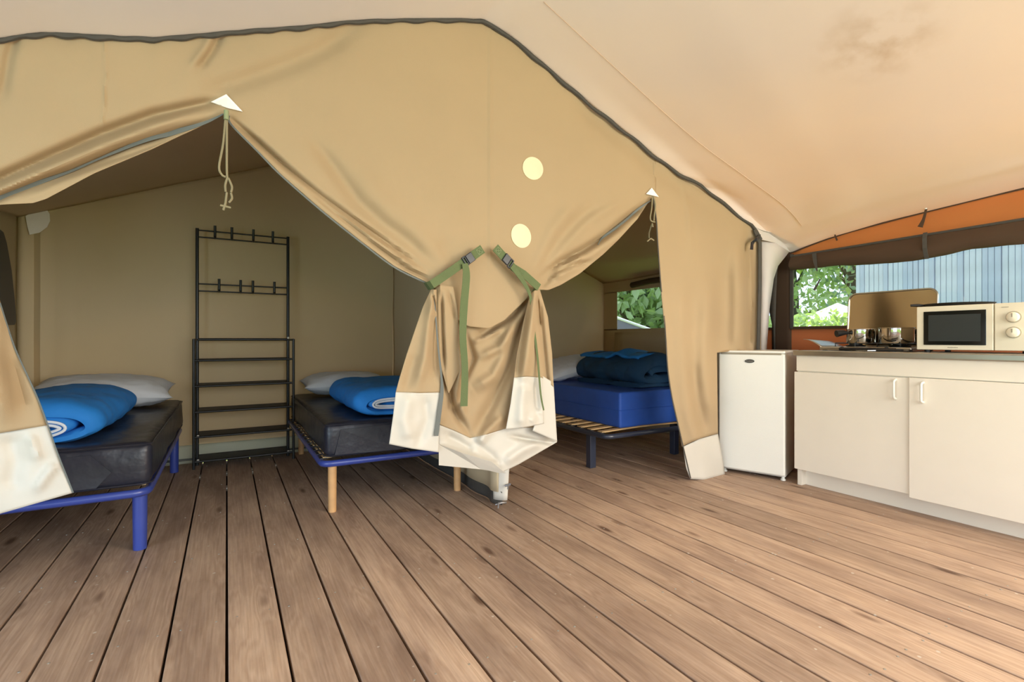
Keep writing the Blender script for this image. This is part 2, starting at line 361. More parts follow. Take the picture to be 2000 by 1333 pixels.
# folds in the canvas: (polyline in wall-plane pixels, width px, depth m)
FOLDS = [
    ([(440, 196), (400, 205), (300, 226), (200, 262), (100, 306), (-20, 360), (-150, 420)], 13, -0.035),
    ([(440, 200), (300, 246), (200, 285), (100, 328), (-20, 378), (-150, 430)], 9, 0.016),
    ([(430, 228), (330, 262), (250, 288), (190, 312), (140, 333), (85, 352), (0, 386), (-120, 430)], 8, -0.03),
    ([(380, 258), (300, 285), (200, 320), (120, 350), (40, 382)], 6, -0.012),
    ([(450, 232), (503, 276), (560, 327), (630, 385), (710, 443), (780, 493), (838, 532)], 6, -0.030),
    ([(600, 372), (660, 420), (730, 476), (800, 528), (845, 548)], 4.5, -0.018),
    ([(560, 325), (640, 400), (720, 460), (800, 512), (845, 535)], 10, 0.014),
    ([(610, 275), (650, 325), (700, 395), (750, 440), (800, 475), (850, 520)], 15, -0.020),
    ([(700, 330), (750, 400), (800, 440), (860, 510)], 22, 0.010),
    ([(1272, 392), (1225, 425), (1180, 462), (1135, 490), (1090, 515), (1052, 548)], 7, -0.036),
    ([(1150, 512), (1120, 518), (1085, 533), (1058, 556)], 5, -0.022),
    ([(1140, 500), (1120, 508), (1108, 516)], 5, 0.01),
    ([(1240, 440), (1180, 480), (1120, 520), (1070, 550)], 10, 0.018),
    ([(1165, 400), (1120, 440), (1080, 490), (1048, 545)], 14, -0.014),
    ([(1120, 400), (1080, 450), (1045, 530)], 12, 0.012),
    ([(1230, 385), (1150, 430), (1100, 480), (1055, 540)], 10, 0.010),
    ([(1090, 545), (1070, 552), (1058, 560)], 3, -0.008),
    ([(390, 135), (415, 100), (432, 66)], 9, -0.012),
    ([(372, 130), (398, 98), (415, 68)], 8, 0.008),
    ([(390, 182), (470, 160), (560, 128), (630, 98), (700, 52)], 20, -0.018),
    ([(30, 70), (18, 110), (5, 190)], 12, -0.012),
    ([(205, 70), (207, 150), (200, 250)], 2.2, 0.004),
    ([(957, 40), (957, 300), (957, 560)], 2.0, 0.004),
    ([(860, 470), (880, 500), (900, 560)], 18, -0.010),
    ([(1120, 200), (1200, 262), (1290, 340), (1400, 420)], 14, -0.010),
    ([(1330, 350), (1380, 372), (1430, 392)], 6, -0.008),
]
def pl_dist(P, Q0, Q1):
    d = Q1 - Q0; L2 = (d * d).sum(); t = np.clip(((P - Q0) @ d) / L2, 0, 1)
    return np.sqrt(((P - Q0 - t[:, None] * d) ** 2).sum(1)), t
def folds_at(uv, folds):
    """uv: (n,2) -> displacement towards the camera (m)"""
    uv = np.asarray(uv, float); out = np.zeros(len(uv))
    for pts, w, a in folds:
        q = np.array(pts, float); best = np.full(len(uv), 1e9); tt = np.zeros(len(uv)); n = len(q) - 1
        for i in range(n):
            d, t = pl_dist(uv, q[i], q[i + 1]); m = d < best; best[m] = d[m]; tt[m] = (i + t[m]) / n
        taper = np.clip(np.minimum(tt, 1 - tt) * 5 + 0.25, 0, 1)
        out += 1.5 * a * np.exp(-(best / w) ** 2) * taper
    return out
def ncloth(u, v):
    return 0.010 * noise.noise(Vector((u / 150.0, v / 150.0, 3.1))) + 0.003 * noise.noise(Vector((u / 45.0, v / 45.0, 9)))
def wall_pt(u, v, off=0.0, extra=0.0):
    return on_y(u, v, YW - off - extra)
def disp_pts(arr, folds, base=0.0, noisy=1.0):
    uv = [(p[0], p[1]) for p in arr]; d = folds_at(uv, folds)
    return [on_y(p[0], p[1], YW - base - (p[2] if len(p) > 2 else 0) - d[i] - noisy * ncloth(p[0], p[1])) for i, p in enumerate(arr)]
def resample(poly, n):
    q = np.array([(p[0], p[1], p[2] if len(p) > 2 else 0.0) for p in poly], float)
    s = np.concatenate([[0], np.cumsum(np.hypot(np.diff(q[:, 0]), np.diff(q[:, 1])))]); s /= s[-1]
    t = np.linspace(0, 1, n); return np.stack([np.interp(t, s, q[:, i]) for i in range(3)], 1)
def col_patch(cols, nc, nr):
    """cols: key columns (polylines top->bottom) -> nr x nc array of (u,v,off)"""
    K = [resample(c, nr) for c in cols]; keys = np.linspace(0, 1, len(K)); A = np.zeros((nr, nc, 3))
    mid = np.array([k[nr // 2, 0] for k in K]); kk = np.concatenate([[0], np.cumsum(np.maximum(np.abs(np.diff(mid)), 2))]); kk /= kk[-1]
    t = np.linspace(0, 1, nc); K = np.array(K)
    for r in range(nr):
        for c in range(3): A[r, :, c] = np.interp(t, kk, K[:, r, c])
    return A
def patch_mesh(A, folds, base=0.0, noisy=1.0, split=None):
    nr, nc = A.shape[:2]; pts = disp_pts(A.reshape(-1, 3), folds, base, noisy)
    rows = [pts[r * nc:(r + 1) * nc] for r in range(nr)]
    return rows

FR = [(p, w, a * 1.5) for p, w, a in [([(1330, 560), (1332, 680), (1345, 800), (1372, 900)], 16, 0.012), ([(1385, 560), (1378, 660), (1380, 740), (1398, 830)], 18, 0.022),
      ([(1352, 700), (1358, 780), (1376, 850)], 12, -0.012), ([(1412, 520), (1408, 600), (1405, 690)], 24, -0.010), ([(1440, 480), (1442, 600), (1440, 690)], 16, 0.020),
      ([(1330, 350), (1345, 420), (1352, 520)], 3, 0.004), ([(1462, 450), (1464, 600), (1462, 690)], 9, -0.02)]]
ALLF = FOLDS + FR
BOT = [(-300, 470), (-120, 425), (0, 400), (65, 397), (90, 389), (184, 339), (299, 290), (391, 247), (435, 223), (443, 222), (449, 241), (503, 294), (550, 342), (629, 411), (708, 474),
       (771, 521), (834, 552), (850, 562), (885, 620), (915, 638), (955, 642), (985, 626), (1020, 592), (1046, 566), (1071, 567), (1095, 557), (1132, 535), (1179, 496), (1207, 469), (1245, 428), (1267, 394), (1273, 386), (1282, 386)]
us = sorted(set(list(np.linspace(-300, 1281, 396)) + [957]))
rows = []
nr = 84; flat = []
for j in range(nr):
    t = j / (nr - 1); t = 1 - (1 - t) ** 1.25
    for u in us:
        a = interp(SEAM, u); b = interp(BOT, u); fwd = 0.035 * max(0, 1 - abs(u - 950) / 110.0) * max(0, (t - .75) * 4)
        flat.append((u, a + (b - a) * t, fwd))
pts = disp_pts(flat, ALLF); n = len(us)
wf = MB().grid([pts[j * n:(j + 1) * n] for j in range(nr)]).build('wall_front', 'wall', smooth=True, solid=0.003)
tag(wf, kind='structure')
# right-hand length of the front wall with its door edge hanging straight to the floor
LE = [(385, 1275), (430, 1281), (480, 1284), (560, 1290), (640, 1298), (720, 1303), (780, 1312), (850, 1328), (900, 1336), (938, 1348)]
flat = []; rowsN = 0
for v in np.linspace(0, 1, 60):
    for t in np.linspace(0, 1, 46):
        u = 1275 + (1486 - 1275) * t
        for _ in range(3):
            top = interp(SEAM, u); yy = top + v * (684 - top); ul = interp(LE, yy); u = ul + (1486 - ul) * t
        flat.append((u, yy, 0.0))
    rowsN += 1
for q in np.linspace(0.03, 1, 26):
    vl = 684 + (873 - 684) * q; vr = 684 + (848 - 684) * q; ul = interp(LE, vl); ur = 1400 + 2 * q
    for t in np.linspace(0, 1, 46):
        uu = min(ur, ul + (1486 - ul) * t); t = (uu - ul) / (ur - ul); bow = math.sin(PI * t)
        flat.append((uu, vl + (vr - vl) * t - 3 * bow * q, 0.012 * bow * min(1, q * 3)))
    rowsN += 1
pts = disp_pts(flat, ALLF)
MB().grid([pts[a * 46:(a + 1) * 46] for a in range(rowsN)]).build('right_panel', 'wall', wf, smooth=True, solid=0.003)
A = col_patch([[(1334, 873), (1340, 915), (1348, 936)], [(1366, 858, .012), (1372, 905, .01), (1378, 938, .02)], [(1402, 848), (1410, 890), (1416, 929)]], 20, 14)
tag(MB().grid(patch_mesh(A, [], -0.001)).build('flap_hem', 'pvc', wf, smooth=True, solid=0.003), 'cream plastic hem band')
# dark edge bindings
def px_tube(pts, r, name, m, parent, off=0.0, n=8, seg=6):
    P = [on_y(p[0], p[1], YW - off - (p[2] if len(p) > 2 else 0)) for p in pts]
    return MB().tube(smooth_path(P, seg), r, n).build(name, m, parent, smooth=True)
sp = []
for u in np.linspace(-290, 1486, 200):
    sp.append(on_y(u, interp(SEAM, u) + 1.5 * math.sin(u * 0.11), YW - 0.012))
MB().tube(sp, 0.010, 7, rs=[0.0085 + 0.0035 * abs(math.sin(i * 0.37)) for i in range(200)]).build('seam_cord', 'darktape', wf, smooth=True)
MB().ribbon([on_y(u, v, YW - 0.02) for u, v in ((1474, 448), (1484, 475), (1484, 560), (1481, 684))], 0.036, Vector((1, 0, 0)), 0.006).build('edge_binding', 'darktape', wf)
# zip tapes lying in the gathered edges
def px_ribbon(pts, w, name, m, parent, off=0.02, folds=None, ws=None, seg=6, th=0.002, side=None):
    q = smooth_path([Vector((p[0], p[1], p[2] if len(p) > 2 else 0)) for p in pts], seg)
    d = folds_at([(a.x, a.y) for a in q], folds) if folds else [0] * len(q)
    P = [on_y(a.x, a.y, YW - off - a.z - d[i]) for i, a in enumerate(q)]
    sides = []
    for k in range(len(P)):
        t = (P[min(k + 1, len(P) - 1)] - P[max(k - 1, 0)]).normalized(); sides.append(t.cross(Vector((0, 1, 0))))
    if ws: ws = list(np.interp(np.linspace(0, 1, len(P)), np.linspace(0, 1, len(ws)), ws))
    return MB().ribbon(P, w, sides if side is None else side, th, ws).build(name, m, parent)
px_ribbon([(436, 223), (400, 240), (345, 257), (300, 268), (250, 287), (190, 312), (140, 334), (90, 352), (40, 370), (0, 388), (-60, 415)], 0.02, 'zip_tape', 'zip', wf, 0.016, FOLDS, ws=[.004, .012, .022, .012, .006, .008, .014, .02, .014])
px_ribbon([(1271, 392), (1245, 410), (1225, 428), (1200, 449), (1178, 464), (1168, 478)], 0.02, 'zip_tape', 'zip', wf, 0.012, FOLDS, ws=[.004, .014, .014, .02, .014, .006])
px_ribbon([(447, 226), (452, 244), (503, 296), (550, 344), (629, 413), (708, 476), (771, 523), (832, 553)], 0.007, 'edge_piping', 'zip', wf, 0.006, FOLDS)
px_ribbon([(1275, 386), (1282, 430), (1285, 480), (1291, 560), (1299, 640), (1304, 720), (1313, 780), (1329, 850), (1349, 935)], 0.008, 'edge_piping', 'darktape', wf, 0.004, FR)
# round vent patches and triangular reinforcements (flat pieces sewn on the canvas)
def px_disc(poly, name, m, off=0.006):
    d = folds_at(poly, FOLDS + FR); V = [on_y(p[0], p[1], YW - off - d[i] - ncloth(*p)) for i, p in enumerate(poly)]
    b = MB(); n = len(V); b.v += V + [p + Vector((0, 0.003, 0)) for p in V]; b.f.append(list(range(n))); b.f.append(list(range(2 * n - 1, n - 1, -1)))
    for i in range(n): b.f.append([i, n + i, n + (i + 1) % n, (i + 1) % n])
    return b.build(name, m, wf)
def ell(cx, cy, a, b, tilt, n=28):
    return [(cx + a * math.cos(t) * math.cos(tilt) - b * math.sin(t) * math.sin(tilt), cy + a * math.cos(t) * math.sin(tilt) + b * math.sin(t) * math.cos(tilt)) for t in [2 * PI * i / n for i in range(n)]]
px_disc(ell(1041, 329, 19.5, 23, -0.4), 'vent_patch', 'patch'); px_disc(ell(1018, 461, 19, 24, -0.3), 'vent_patch', 'patch')
px_disc([(412, 199), (442, 184), (474, 218), (444, 211)], 'corner_patch', 'whitepatch', 0.012)
px_disc([(1262, 379), (1273, 367), (1287, 385)], 'corner_patch', 'whitepatch', 0.012)

# ---- gathered curtains below the straps
CENTF = [([(1037, 575), (1000, 615), (960, 640), (925, 668)], 9, -0.030), ([(1035, 585), (1005, 640), (975, 680), (935, 700)], 9, 0.026), ([(1030, 600), (1005, 665), (992, 720), (960, 790), (925, 850)], 12, -0.035),
         ([(1000, 640), (985, 700), (965, 735), (925, 760)], 12, 0.030), ([(870, 600), (892, 660), (902, 720), (895, 780), (905, 830)], 9, 0.028), ([(858, 640), (872, 740), (885, 800), (902, 835)], 6, -0.026),
         ([(905, 640), (925, 700), (905, 745), (893, 800), (917, 852)], 7, -0.028), ([(925, 668), (945, 660), (985, 640)], 6, 0.02), ([(860, 700), (866, 780), (858, 830)], 10, 0.015),
         ([(918, 858), (960, 890), (975, 915)], 8, -0.012), ([(935, 868), (950, 845), (985, 812)], 8, 0.018), ([(860, 872), (910, 890), (955, 905), (975, 908)], 6, 0.020), ([(870, 850), (895, 862), (925, 880)], 8, -0.016),
         ([(985, 905), (1020, 880), (1060, 862)], 10, 0.016), ([(995, 852), (1050, 862), (1088, 866)], 5, -0.02)]
dr = thing('tent_curtain', on_y(955, 600, YW), 'middle length of sand canvas hanging gathered between the two green straps', 'curtain', 'tied back tent curtains')
DL = dr.location.copy()
def local(o, L=None):
    L = DL if L is None else L
    if o.parent: o.data.transform(Matrix.Translation(-L)); o.data.update()
    return o
topc = [[(846, 560, -.01), (852, 600), (858, 660), (862, 730), (860, 800), (858, 830)],
        [(880, 590, -.015), (885, 640), (890, 700), (890, 780), (888, 842)],
        [(915, 610, -.03), (918, 660), (920, 720), (918, 790), (918, 856)],
        [(960, 615, -.03), (958, 670), (955, 740), (952, 800), (950, 849)],
        [(1005, 595, -.02), (998, 650), (992, 720), (988, 790), (985, 838)],
        [(1042, 565, -.02), (1046, 640), (1050, 720), (1050, 790), (1048, 835)]]
A = col_patch(topc, 96, 90)
local(MB().grid(patch_mesh(A, CENTF, -0.01)).build('drape', 'wall', dr, smooth=True, solid=0.003))
botc = [[(858, 830), (857, 870), (858, 908)], [(888, 842), (892, 880), (900, 909)], [(918, 856), (925, 890), (932, 914)], [(950, 849), (960, 890), (976, 925, .01)], [(985, 838), (1000, 870), (1012, 908)], [(1048, 835), (1070, 848), (1088, 864)]]
A = col_patch(botc, 96, 34)
local(tag(MB().grid(patch_mesh(A, CENTF, -0.012, 1.0)).build('hem_band', 'pvc', dr, smooth=True, solid=0.003), 'off white plastic hem band'))
# folded-over triangle at the bottom
tri = MB(); Tn = [on_y(u, v, YW + 0.0 - o) for u, v, o in ((857, 868, .02), (900, 884, .035), (960, 902, .035), (988, 925, .01), (940, 917, -.004), (857, 909, 0.0))]
tri.v = Tn; tri.f = [[0, 1, 4, 5], [1, 2, 3, 4]]
local(tri.build('hem_fold', 'pvc', dr, solid=0.003))

# left tail
lt = thing('tent_curtain', on_y(845, 560, YW), 'curtain end left of the middle, tan with white hem and grey zip edge', 'curtain', 'tied back tent curtains')
LF = [([(848, 570), (840, 640), (830, 700), (815, 760)], 10, 0.018), ([(846, 610), (848, 680), (850, 740)], 9, -0.018), ([(845, 575), (848, 590), (851, 610)], 3, -0.02), ([(812, 690), (800, 730), (792, 762)], 10, -0.010),
      ([(800, 770), (790, 820), (800, 860)], 14, 0.012), ([(830, 775), (835, 820), (815, 870)], 10, -0.010)]
colsL = [[(842, 566), (826, 600), (812, 640), (795, 690), (780, 740), (773, 766)], [(848, 566, .02), (840, 610, .02), (832, 660, .015), (825, 710), (820, 740), (818, 768)], [(852, 566, .01), (853, 620), (857, 680), (861, 740), (861, 767)]]
A = col_patch(colsL, 34, 60)
local(MB().grid(patch_mesh(A, LF, 0.045)).build('drape', 'wall', lt, smooth=True, solid=0.003), lt.location)
A = col_patch([[(773, 766), (768, 810), (760, 868)], [(818, 768), (812, 820), (805, 877, .01)], [(861, 767), (858, 820), (857, 884)]], 34, 34)
local(tag(MB().grid(patch_mesh(A, LF, 0.044)).build('hem_band', 'pvc', lt, smooth=True, solid=0.003), 'off white plastic hem band'), lt.location)
local(px_ribbon([(848, 572), (851, 620), (856, 680), (862, 735), (863, 765), (858, 805), (852, 852)], 0.012, 'zip_tape', 'zip', lt, 0.055, ws=[.006, .007, .008, .010, .018, .022, .022]), lt.location)
# bundle of pleats between zip edge and middle drape, starting under the strap
A = col_patch([[(850, 560), (852, 620), (857, 680), (862, 720)], [(860, 556, .03), (862, 620, .025), (868, 690, .015), (876, 770)], [(885, 560, .01), (893, 600, .015), (897, 650, .012), (900, 720)]], 30, 50)
local(MB().grid(patch_mesh(A, [([(862, 575), (864, 640), (868, 720)], 3.5, -0.022), ([(876, 570), (884, 600), (890, 625)], 4, -0.012)], 0.022)).build('pleat', 'wall', lt, smooth=True, solid=0.003), lt.location)

# right tail
rt = thing('tent_curtain', on_y(1048, 565, YW), 'curtain end right of the middle, tan with broad white hem and dark cord', 'curtain', 'tied back tent curtains')
RF = [([(1042, 580), (1035, 640), (1028, 700), (1022, 745)], 9, 0.020), ([(1030, 600), (1015, 680), (1008, 740)], 7, -0.016), ([(1053, 575), (1058, 640), (1066, 720), (1070, 760)], 5, -0.018), ([(1050, 580), (1052, 610), (1055, 640)], 2.5, -0.02),
      ([(1025, 750), (1020, 790), (1018, 835)], 12, 0.018), ([(1045, 745), (1048, 790), (1050, 820)], 7, -0.012), ([(1055, 800), (1045, 815), (1035, 825)], 8, 0.01)]
colsR = [[(1036, 574), (1022, 630), (1010, 690), (1004, 738)], [(1044, 568, .03), (1038, 640, .03), (1034, 700, .02), (1030, 736)], [(1050, 566, .02), (1058, 620, .01), (1062, 690), (1058, 738)], [(1054, 566), (1070, 620), (1078, 690), (1081, 756)]]
A = col_patch(colsR, 44, 60)
local(MB().grid(patch_mesh(A, RF, 0.040)).build('drape', 'wall', rt, smooth=True, solid=0.003), rt.location)
A = col_patch([[(1004, 738), (997, 790), (988, 839)], [(1030, 736), (1026, 790), (1022, 836, .012)], [(1058, 738), (1060, 780), (1062, 828)]], 34, 34)
local(tag(MB().grid(patch_mesh(A, RF, 0.045)).build('hem_band', 'pvc', rt, smooth=True, solid=0.003), 'cream plastic hem band'), rt.location)
A = col_patch([[(1052, 730), (1058, 790), (1040, 842)], [(1081, 748), (1084, 800), (1088, 863)]], 16, 34)
local(tag(MB().grid(patch_mesh(A, [], 0.037)).build('hem_return', 'pvc', rt, smooth=True, solid=0.003), 'cream plastic hem band'), rt.location)

# left flap of the left doorway
lf = thing('tent_curtain', on_y(20, 700, YW), 'leftmost curtain flap, wide beige canvas with slanting white hem', 'curtain', 'tied back tent curtains')
A = col_patch([[(-330, 560), (-330, 900)], [(-150, 560), (-150, 873)], [(-28, 540, .02), (0, 640, .02), (0, 846)], [(-12, 540), (0, 590), (28, 675), (55, 735), (75, 780), (93, 831)]], 60, 50)
A2 = [([(-60, 600), (-20, 700), (10, 830)], 26, 0.03), ([(-120, 600), (-90, 700), (-60, 850)], 26, -0.03), ([(20, 700), (50, 800)], 14, -0.012)]
local(MB().grid(patch_mesh(A, A2, 0.02)).build('drape', 'wall', lf, smooth=True, solid=0.003), lf.location)
A = col_patch([[(-330, 900), (-330, 1085)], [(-150, 873), (-150, 1050)], [(0, 846), (0, 1004)], [(93, 831), (110, 880), (143, 963)]], 60, 30)
local(tag(MB().grid(patch_mesh(A, [([(70, 960), (90, 930), (110, 905)], 9, .012), ([(20, 850), (30, 900), (20, 960)], 20, -.012), ([(60, 850), (75, 900)], 10, .01)], 0.018)).build('hem_band', 'pvc', lf, smooth=True, solid=0.003), 'off white plastic hem band'), lf.location)
local(px_ribbon([(0, 592), (28, 677), (55, 737), (75, 782), (94, 833), (111, 882), (143, 963)], 0.004, 'edge_piping', 'zip', lf, 0.024), lf.location)

# ---- straps with buckles
def strap(pad, mid, end, label, tailpts, tailws):
    base = on_y(*pad, YW - 0.05)
    t = thing('tie_strap', base, label, 'strap', 'green tie back straps')
    def q(u, v, o=0.055): return on_y(u, v, YW - o) - base
    mu = [(pad[0] + (mid[0] - pad[0]) * f, pad[1] + (mid[1] - pad[1]) * f) for f in (0, .5, 1)]
    w = 0.040
    side = (q(*end) - q(*pad)).cross(Vector((0, 1, 0))).normalized()
    # sewn pad
    d = (q(*mid) - q(*pad)).normalized(); a = q(*pad)
    MB().ribbon([a - d * 0.022, a + d * 0.055], w + .004, side, 0.004).build('sewn_pad', 'web', t)
    st = MB(); c = a; s = 0.013
    for (x0, y0, x1, y1) in ((-1, -1, 1, -1), (1, -1, 1, 1), (1, 1, -1, 1), (-1, 1, -1, -1), (-1, -1, 1, 1), (-1, 1, 1, -1)):
        st.tube([c + d * x0 * s + side * y0 * s + Vector((0, -.0035, 0)), c + d * x1 * s + side * y1 * s + Vector((0, -.0035, 0))], 0.0011, 5)
    st.build('stitching', 'stitch', t)
    # buckle: two shells with side prongs
    b = q(*mid); M = Matrix((( d.x, side.x, 0, b.x), (d.y, side.y, -1, b.y), (d.z, side.z, 0, b.z), (0, 0, 0, 1)))
    MB().box(-0.026, 0.012, -0.023, 0.023, 0.000, 0.013, M).build('buckle_socket', 'blackplastic', t, bevel=0.003)
    MB().box(0.014, 0.019, -0.024, 0.024, 0.001, 0.011, M).box(0.027, 0.033, -0.024, 0.024, 0.001, 0.011, M).box(0.014, 0.033, -0.025, -0.019, 0.001, 0.010, M).box(0.014, 0.033, 0.019, 0.025, 0.001, 0.010, M).build('buckle_prong', 'blackplastic', t, bevel=0.0015)
    # band to the gathered curtain, turning behind it
    e = q(*end, 0.062)
    MB().ribbon([b + d * 0.018, b + d * 0.05, e * .5 + b * .5 + Vector((0, -.008, 0)), e + Vector((0, -.004, 0)), e + d * 0.008 + Vector((0, 0.02, 0)), e + d * 0.006 + Vector((0, 0.06, 0))], w, side, 0.003).build('band', 'web', t)
    P = smooth_path([q(x, y, 0.07 + z) for x, y, z in tailpts], 5)
    tw = list(np.interp(np.linspace(0, 1, len(P)), np.linspace(0, 1, len(tailws)), tailws))
    sides = []
    for k in range(len(P)):
        tt = (P[min(k + 1, len(P) - 1)] - P[max(k - 1, 0)]).normalized(); sides.append(tt.cross(Vector((0, 1, 0))))
    MB().ribbon(P, w, sides, 0.002, tw).build('loose_end', 'web', t)
strap((936, 491), (915, 506), (843, 556), 'left green strap with black buckle and wide loose end hanging down', [(908, 515, 0), (911, 540, .004), (906, 600, 0), (904, 660, 0), (908, 720, 0), (906, 794, 0)], [.03, .038, .04, .036, .034, .038])
strap((973, 490), (990, 509), (1052, 562), 'right green strap with black buckle and narrow twisted loose end', [(1000, 520, 0), (1022, 550, .004), (1036, 580, 0), (1041, 630, 0), (1050, 700, 0), (1056, 770, 0), (1062, 802, 0)], [.03, .024, .016, .014, .012, .01, .008])

# ---- cords with toggles at the door tops
def cord(name, loops, label, tog, clip=None):
    base = on_y(loops[0][0][0], loops[0][0][1], YW - 0.02); t = thing(name, base, label, 'cord')
    for l in loops:
        MB().tube(smooth_path([on_y(x, y, YW - 0.02 - z) - base for x, y, z in l], 5), 0.0042, 7).build('line', 'cord', t, smooth=True)
    for a, b in tog:
        MB().tube([on_y(*a, YW - .03) - base, on_y(*b, YW - .03) - base], 0.0042, 7).build('toggle', 'cord', t, smooth=True)
    if clip:
        MB().tube([on_y(*clip[0], YW - .026) - base, on_y(*clip[1], YW - .026) - base], 0.009, 8).build('clip', 'stitch', t, smooth=True)
cord('door_cord', [[(442, 214, 0), (443, 235, 0), (443, 280, .005), (443, 330, 0), (444, 350, 0)], [(441, 226, 0), (436, 280, 0), (428, 325, 0), (433, 341, 0), (441, 346, 0)],
                   [(444, 348, 0), (440, 362, 0), (441, 375, 0)], [(446, 348, 0), (453, 365, 0), (451, 376, 0)], [(443, 376, 0), (441, 392, 0), (440, 402, 0)], [(451, 377, 0), (453, 388, 0), (447, 396, 0)]],
     'long khaki cord with cross toggle under the larger white triangle', [((430, 401), (451, 406)), ((440, 398), (436, 411))], ((442, 216), (442, 234)))
cord('door_cord', [[(1274, 384, 0), (1273, 405, 0), (1270, 425, 0), (1272, 432, 0), (1279, 434, 0)], [(1276, 384, 0), (1280, 400, 0), (1278, 420, 0), (1277, 432, 0)], [(1274, 436, -.06), (1268, 455, -.08), (1268, 466, -.08)]],
     'short looped khaki cord under the smaller white triangle', [((1274, 437), (1275, 444)), ((1264, 472), (1271, 466)), ((1271, 466), (1277, 470))])

# ================================================================== ROOF / CEILING
E_R = [(0.0, (3.40, 2.25, 1.655)), (0.035, tuple(on_y(1514, 476, 2.28))), (0.07, (3.85, 2.30, 1.615)), (0.14, (3.85, 2.02, 1.68)), (0.22, (3.85, 1.67, 1.725)), (0.40, (3.85, 0.98, 1.778)), (0.6, (3.85, 0.2, 1.80)), (1.0, (3.85, -2.3, 1.82))]
def vlerp(tab, q):
    return Vector([float(np.interp(q, [a[0] for a in tab], [a[1][i] for a in tab])) for i in range(3)])
seam3 = [on_y(u, interp(SEAM, u), YW) for u in np.linspace(-300, 1486, 400)]
sx = [p.x for p in seam3]; sz = [p.z for p in seam3]
def seam_z(x):
    if x < sx[0]: return sz[0] - 0.355 * (sx[0] - x)
    return float(np.interp(x, sx, sz))
rows = []
RX = 1.10
for q in [0] + list(np.linspace(0.012, 1, 70) ** 1.15):
    er = vlerp(E_R, q); yr = np.interp(q, [0, 1], [2.25, -2.3]); zr = 2.543 + 0.09 * q
    row = []
    for t in np.linspace(0, 1, 40):         # left eave -> ridge
        x = -2.9 + (RX + 2.9) * t; z0 = seam_z(x); z1 = zr - 0.36 * (RX - x)
        if q > 0: z = z0 + (z1 - z0) * min(1, q * 4) - 0.03 * math.sin(PI * t) * min(1, q * 5)
        else: z = z0
        row.append(Vector((x, yr, z)))
    for t in np.linspace(0, 1, 110)[1:]:      # ridge -> right eave
        x = RX + (er.x - RX) * t; y = yr + (er.y - yr) * t ** 1.6; z = zr + (er.z - zr) * t
        w = min(1, q * 5)
        z -= 0.06 * math.sin(PI * t) * w
        dz = seam_z(RX + (3.40 - RX) * t) - (2.543 + (1.655 - 2.543) * t)
        z += dz * max(0, 1 - q * 6) ** 2
        z += 0.004 * noise.noise(Vector((x * 2.2, y * 2.2, 1))) * w
        rd = math.hypot(x - 3.85, y - 2.3); z += w * 0.010 * math.sin(11 * math.atan2(2.3 - y, 3.85 - x) + 1.0) * math.exp(-rd / 0.9) * min(1, rd * 3)
        z -= w * 0.012 * math.exp(-((3.85 - x - 0.30) / 0.05) ** 2) * (0.6 + 0.4 * math.sin(y * 3))
        row.append(Vector((x, y, z)))
    rows.append(row)
# outside of the side wall the roof goes on as an unseen overhang added to stop sun; behind the cabins it goes on to the back gable
for k, row in enumerate(rows):
    e = row[-1]
    if k > 8: row.append(Vector((4.05, e.y, e.z + 0.02)))
    else: row.append(e + Vector((0.002, 0, -.002)))
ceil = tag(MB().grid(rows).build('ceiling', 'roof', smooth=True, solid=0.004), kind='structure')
back = []
for y in np.linspace(2.25, 4.9, 14):
    r = []
    for x in np.linspace(-2.9, 3.9, 60):
        lift = min(1, (y - 2.25) / 0.25) * 0.14
        r.append(Vector((x, y, (seam_z(x) if x < 3.36 else 1.72) + lift + 0.012)))
    back.append(r)
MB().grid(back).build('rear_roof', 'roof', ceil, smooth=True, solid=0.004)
MB().grid([[Vector((x, y, 1.70 + (x - 3.86) * -.02)) for x in (3.862, 4.32)] for y in np.linspace(-2.3, 4.9, 12)]).build('sun_blocker', 'roof', ceil, solid=0.004)  # unseen flat sheet added to keep sun patches from coming through the windows
# seam stitched from the ridge to the corner, and hem at the eave
def ceil_at(u, v):
    from mathutils.bvhtree import BVHTree
    global _bvh
    if '_bvh' not in globals():
        me = ceil.data; _bvh = BVHTree.FromPolygons([p.co for p in me.vertices], [tuple(p.vertices) for p in me.polygons])
    k = (u - 1000) / F; d = Vector((k * CS + SN, CS - k * SN, (V0 - v) / F)); o = Vector((0, 0, CAM_H))
    h = _bvh.ray_cast(o, d.normalized()); return (h[0], h[1]) if h[0] else (None, None)
def roof_line(pts, r, name, m):
    P = []
    for a in smooth_path([Vector((x, y, 0)) for x, y in pts], 8):
        h, nn = ceil_at(a.x, a.y)
        if h: P.append(h + Vector((0, 0, -0.004)))
    if len(P) > 2: MB().tube(P, r, 6).build(name, m, ceil, smooth=True)
MT['seamline'] = mat('roof_seam', srgb(196, 170, 145), 0.8)
roof_line([(1062, 2), (1200, 130), (1350, 265), (1450, 340), (1530, 400), (1566, 440)], 0.0022, 'roof_seam', 'seamline')
# drop strip of the roof lining beside the cabin corner
strip = [[(1487, 462), (1515, 470), (1550, 480)], [(1488, 480), (1510, 490), (1535, 500)], [(1488, 510), (1503, 514), (1519, 520)], [(1488, 545), (1500, 545), (1511, 545)], [(1487, 600), (1495, 600), (1503, 600)], [(1483, 684), (1490, 684), (1497, 684)]]
P = [[on_y(x, y, 2.30 - 0.02 * (j == 1)) for j, (x, y) in enumerate(r)] for r in strip]
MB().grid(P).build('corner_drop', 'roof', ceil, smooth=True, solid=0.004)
eh = [Vector((3.845, e[1][1], e[1][2] - 0.006)) for e in E_R[2:]]
MB().tube(smooth_path([Vector(p) for p in eh], 6), 0.006, 6).build('eave_piping', 'brown', ceil, smooth=True)

